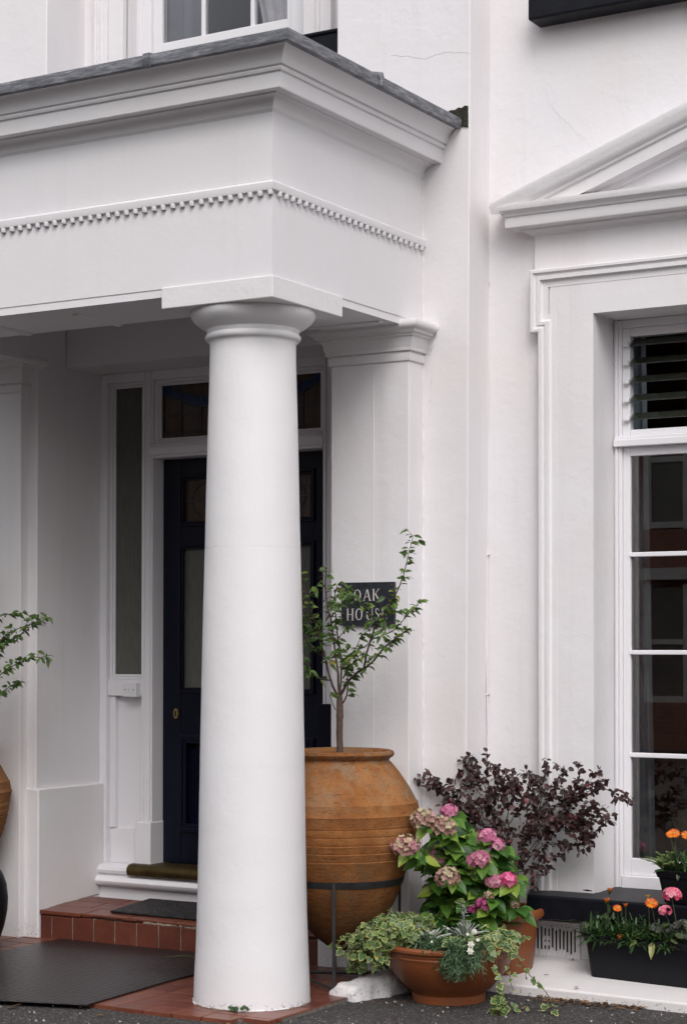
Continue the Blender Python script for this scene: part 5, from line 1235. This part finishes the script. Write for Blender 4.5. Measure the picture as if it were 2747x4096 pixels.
for cx0 in (1.21,1.26,1.31,1.35): strap_clump(lf, sm, (cx0,1.055,.24), 34, .06, .145, .013, .035)
for _ in range(5): leaf(lf, (1.19+rnd(-.01,.02),1.03,.26), V3(-1,-.4,rnd(0,.4)), V3(0,0,1), .08, .02, BL, 0, .9, .5)
lf.build('foliage', M['gazleaf'], g1)
for p, k_, r in gaz[:1]+gaz[2:5]+gaz[6:]: daisy('flower', p, r, k_, g1, (p[0]-.01, 1.055, .24))
g2 = thing('gazania', 'orange gazania with one open flower in the middle of the ledge trough', 'flower', (1.49,1.04,.24), 'gazanias'); lf = MB()
for cx0 in (1.42,1.47,1.52,1.57): strap_clump(lf, sm, (cx0,1.04,.24), 34, .05, .125, .013, .04)
leaf(lf, (1.52,.975,.262), V3(.1,-.5,-1), V3(.2,-1,0), .085, .030, OV, 0, .98, 0); leaf(lf, (1.44,.98,.262), V3(-.5,-.4,-.6), V3(.2,-1,.2), .04, .02, OV, 0, .98, 0)
lf.build('foliage', M['gazleaf'], g2)
for p, k_, r in (gaz[1], gaz[5]): daisy('flower', p, r, k_, g2, (p[0]+.01, 1.04, .24))
ge = thing('geranium', 'pink geranium with dark leaves at the right end of the ledge trough', 'flower', (1.64,1.02,.24)); lf = MB(); sm = MB()
RD = ([(0,0,0)]+[(.5+.5*math.cos(a_*PI/6+PI), .5*math.sin(a_*PI/6+PI), .06*(a_ % 2)+.05) for a_ in range(1,12)]+[(.5,0,-.03)], [(12,i,i+1) for i in range(0,11)]+[(12,11,0)])
for _ in range(60):
    a = rnd(0,2*PI); p0 = V3(1.66+rnd(-.10,.15), 1.03+rnd(-.04,.04), .24); e_ = p0+V3(math.cos(a)*.04, math.sin(a)*.04-.02, rnd(.0,.11)); sm.tube([p0,e_], .0014, seg=4)
    L = rnd(.028,.048); leaf(lf, e_, V3(math.cos(a), math.sin(a), rnd(-.2,.2)), V3(.3,-.7,.7)+rdir()*.3, L, L, RD, 0, rnd(0,1), 0)
sm.build('stems', M['stem'], ge); lf.build('foliage', M['gerleaf'], ge)
for p, r, q in [((1.605,1.0,0.476),0.046,0),((1.579,0.98,0.406),0.03,1)]:
    f = MB(); c = Vector(p); n = 46 if not q else 16
    for k_ in range(n):
        d0 = rdir(-.35,1); pc = c+V3(d0.x*r, d0.y*r*.9, d0.z*r*.75)*.92; u = d0.cross(rdir()).normalized(); v = d0.cross(u); fz = .0155
        tn = rnd(0,1)
        for j in range(5):
            a = j*2*PI/5; dd = u*math.cos(a)+v*math.sin(a); leaf(f, pc*1, dd+d0*.2, d0, fz*.9, fz*.9, OV, 0, min(1, max(0, tn+rnd(-.15,.15))), 0)
    fo = f.build('flower_head', M['p_ger'], ge)
    s_ = MB(); s_.tube(resample([(c.x+.03,1.03,.24), (c.x+.02,1.02,.31), c-V3(0,0,r*.4)], .03), .002, seg=5); s_.build('flower_stalk', M['stem'], fo)
g3 = thing('gazania', 'orange-flowered gazania in the upper trough on the window sill', 'flower', (1.60,1.18,.56), 'gazanias'); lf = MB()
for cx0 in (1.56,1.61,1.67,1.73): strap_clump(lf, sm, (cx0,1.18,.555), 34, .05, .12, .013, .04)
leaf(lf, (1.60,1.10,.565), V3(.0,-.5,-1), V3(.2,-1,0), .04, .02, OV, 0, .1, 0)
lf.build('foliage', M['gazleaf'], g3)
for p, k_, r in [((1.555,1.16,0.736),'open',0.036),((1.542,1.14,0.731),'open',0.026),((1.624,1.14,0.732),'open',0.036)]: daisy('flower', p, r, k_, g3, (p[0]+.01, 1.18, .56))
fn = thing('fern_plant', 'pale green ferny plant at the left end of the upper trough', 'plant', (1.53,1.18,.56)); lf = MB(); sm = MB()
for k_ in range(26):
    a = rnd(1.6,5.2); el = rnd(.5,1.4); dd = V3(math.cos(a)*math.cos(el), math.sin(a)*math.cos(el), math.sin(el)); L = rnd(.06,.12); p0 = V3(1.525+rnd(-.02,.03),1.17,.56)
    rs = resample([p0, p0+dd*L*.6, p0+dd*L+V3(math.cos(a)*.02,0,-.015)], .008); sm.tube(rs, .001, seg=4)
    for i, p in enumerate(rs[3:]):
        for s_ in (-1,1): leaf(lf, p, dd.cross(V3(0,0,1)).normalized()*s_+dd*.5, V3(0,-.5,1), .016*(1-.4*i/len(rs)), .008, BL, 0, rnd(0,1), .1)
sm.build('stems', M['fern'], fn); lf.build('foliage', M['fern'], fn)

# ================================================================== SMALL THINGS ON THE GROUND
lt_ = MB(); random.seed(77)
def litter(x, y, z, L, tn):
    a = rnd(0,2*PI); leaf(lt_, (x,y,z+.004), V3(math.cos(a), math.sin(a), rnd(-.05,.25)), V3(0,0,1)+rdir()*.5, L, L*rnd(.35,.6), OV, 0, tn, 0)
for _ in range(150): litter(rnd(1.05,1.55), .805-rnd(0,1)**2*.10, -.008, rnd(.015,.04), rnd(0,.8))
for _ in range(30): litter(rnd(.45,.62), rnd(.30,.80), -.008, rnd(.015,.03), rnd(0,.5))
for _ in range(60): litter(rnd(-.5,2.0), rnd(-.75,.5) if _ % 2 else rnd(-.7,-.45), -.008, rnd(.008,.022), rnd(.3,1))
for _ in range(26): litter(rnd(-1.8,.3), rnd(-.42,.9), .012, rnd(.006,.014), rnd(.3,1))
for x_, y_, L_, tn in ((-.86,-.66,.075,1),(1.10,.50,.05,.95),(-.40,-.56,.03,.5),(1.21,.86,.035,.4),(.78,-.10,.03,.3),(1.0,1.26,.03,.5),(.98,.98,.03,.1)): litter(x_, y_, (ledge_z(y_)+.002 if y_ > .85 else -.008), L_, tn)
lo_ = lt_.build('leaf_litter', M['dead']); lo_['kind'] = 'stuff'; tag(lo_, 'scattered small dead leaves and crumbs on the asphalt, tiles and ledge', 'leaves')
gv = MB()
for _ in range(420):
    x_, y_ = rnd(-1.4,2.2), rnd(-.95,.75); s_ = rnd(.0015,.0045)
    if -.6 < y_ and x_ < .34 and y_ > -.43: continue
    gv.rbox((x_,y_,-.008), rdir()*s_, rdir()*s_, rdir()*s_)
go = gv.build('grit', simple('pale_grit', (.32,.30,.28), .8, .5, 200, ())); go['kind'] = 'stuff'; tag(go, 'pale grit and tiny stones scattered over the dark asphalt', 'grit')
wb = MB()
wd_ = thing('weed', 'tiny green weed sprouting at the foot of the white column', 'weed', (.135,-.235,.0))
for k_ in range(16):
    a = rnd(0,2*PI); L = rnd(.012,.024); c_ = V3(.10+rnd(-.035,.05), -.262+rnd(-.02,.012), .014+rnd(0,.022)); leaf(wb, c_, V3(math.cos(a),math.sin(a)-.4,.4), V3(.3,-.6,.7), L, L, RD, 0, rnd(.2,.8), .1)
wb.build('weed_leaves', M['gazleaf'], wd_)
tw = MB(); tw.tube(resample([(-.98,.70,.02),(-.94,.76,.022),(-.88,.78,.021),(-.80,.72,.02)], .01), .0012, seg=4)
tag(tw.build('straw', M['fern'], smooth=60), 'thin bent straw lying on the black rubber mat by the step', 'straw')
# round black tub at the far left
tb = thing('black_tub', 'round black tub mostly hidden at the bottom left edge of the photo', 'tub', (-1.97,.38,.0))
b = MB(); b.lathe([(.06,.008),(.09,.010),(.12,.06),(.148,.14),(.164,.22),(.168,.29),(.160,.36),(.142,.41),(.130,.43),(.122,.425),(.12,.40)], (-1.965,.38,0), 48, cap=False); b.build('tub', M['blackplastic'], tb, smooth=40)
b = MB(); b.lathe([(.001,.41),(.121,.405)], (-1.965,.38,0), 24, cap=False); b.build('soil', M['soil'], tb)

# ================================================================== IN THE ROOM
tbb = thing('side_table', 'low dark table inside the room behind the window', 'table', (1.75,2.4,.2))
b = MB(); b.box(1.35, 2.3, 2.2, 2.6, .80, .84); b.build('table_top', M['wicker'], tbb)
for x_ in (1.40, 2.25):
    b = MB(); b.box(x_-.02, x_+.02, 2.25, 2.29, .11, .80); b.build('leg', M['wicker'], tbb)
b = MB()
for i in range(7): b.rbox((1.62+rnd(-.08,.15),2.38,.85+i*.012), Vector((.11,rnd(-.03,.03),0)), Vector((rnd(-.02,.02),.08,0)), Vector((0,0,.005)))
tag(b.build('magazines', M['paper']), 'loose pile of magazines on the table inside the window', 'magazines')
bk = thing('basket', 'woven basket standing under the table inside the window', 'basket', (1.28,2.1,.3))
b = MB(); b.lathe([(.08,.50),(.13,.55),(.15,.65),(.13,.75),(.11,.77)], (1.28,2.15,0), 24, cap=False); b.build('weave', M['wicker'], bk, smooth=60)
b = MB(); b.tube([(1.62,2.15,.80),(1.58,2.12,.72),(1.60,2.12,.64)], .012, .02); tag(b.build('red_cloth', M['redcloth']), 'strip of red cloth hanging from the table inside the window', 'cloth')
b = MB(); b.prism_xz([(1.15,1.05),(2.4,1.05),(2.4,1.15),(1.55,1.20),(1.30,1.38),(1.15,1.42)], 2.9, 3.4); tag(b.build('sofa_back', M['greycloth'], bevel=.03), 'dark blue-grey sofa back inside the dim room', 'sofa')

# ================================================================== ACROSS THE STREET (behind the viewer; seen in the panes)
hb = thing('brick_house', 'red brick terraced house with white bay windows across the street, mirrored in the window panes', 'house', (-4,-18,0))
b = MB(); b.box(-22, 14, -24, -18, 0, 6.4); b.build('brick_wall', M['brick'], hb)
b = MB(); b.prism_yz([(-24.4,6.4),(-17.6,6.4),(-21,8.2)], -22.3, 14.3); b.build('roof', M['slate'], hb)
for bx in (-16.5, -11, -5.25, .6, 6, 11):
    b = MB()
    b.box(bx-1.1, bx+1.1, -18.05, -17.3, 2.62, 2.80); b.box(bx-1.0, bx+1.0, -18.05, -17.4, 5.5, 5.8)
    for zz0, zz1 in ((.7,2.55),(3.4,5.5)):
        for xx in (-1.0,-.36,.28,.92): b.box(bx+xx-.02, bx+xx+.10, -18.05, -17.45, zz0, zz1)
        b.box(bx-1.0, bx+1.0, -18.04, -17.46, zz0, zz0+.12); b.box(bx-1.0, bx+1.0, -18.04, -17.46, (zz0+zz1)/2, (zz0+zz1)/2+.08)
    bw_ = b.build('bay_window', M['stone'], hb)
    b = MB(); b.box(bx-1.02, bx+1.02, -18.05, -17.44, -.01, .72); b.box(bx-1.0, bx+1.0, -18.05, -17.46, 2.80, 3.42); b.build('bay_brickwork', M['brick'], bw_)
    b = MB(); b.box(bx-.98, bx+.98, -18.03, -17.5, .8, 2.5); b.box(bx-.98, bx+.98, -18.03, -17.5, 3.5, 5.45); b.build('bay_glass', simple('dark_glass', (.17,.165,.155), .1, .1, 2, ()), bw_)
rb = MB(); rb.add([(-40,-15.5,.0),(40,-15.5,.0),(40,-8.5,.0),(-40,-8.5,.0)], [(0,1,2,3)]); struct(rb.build('road', M['tarmac']))
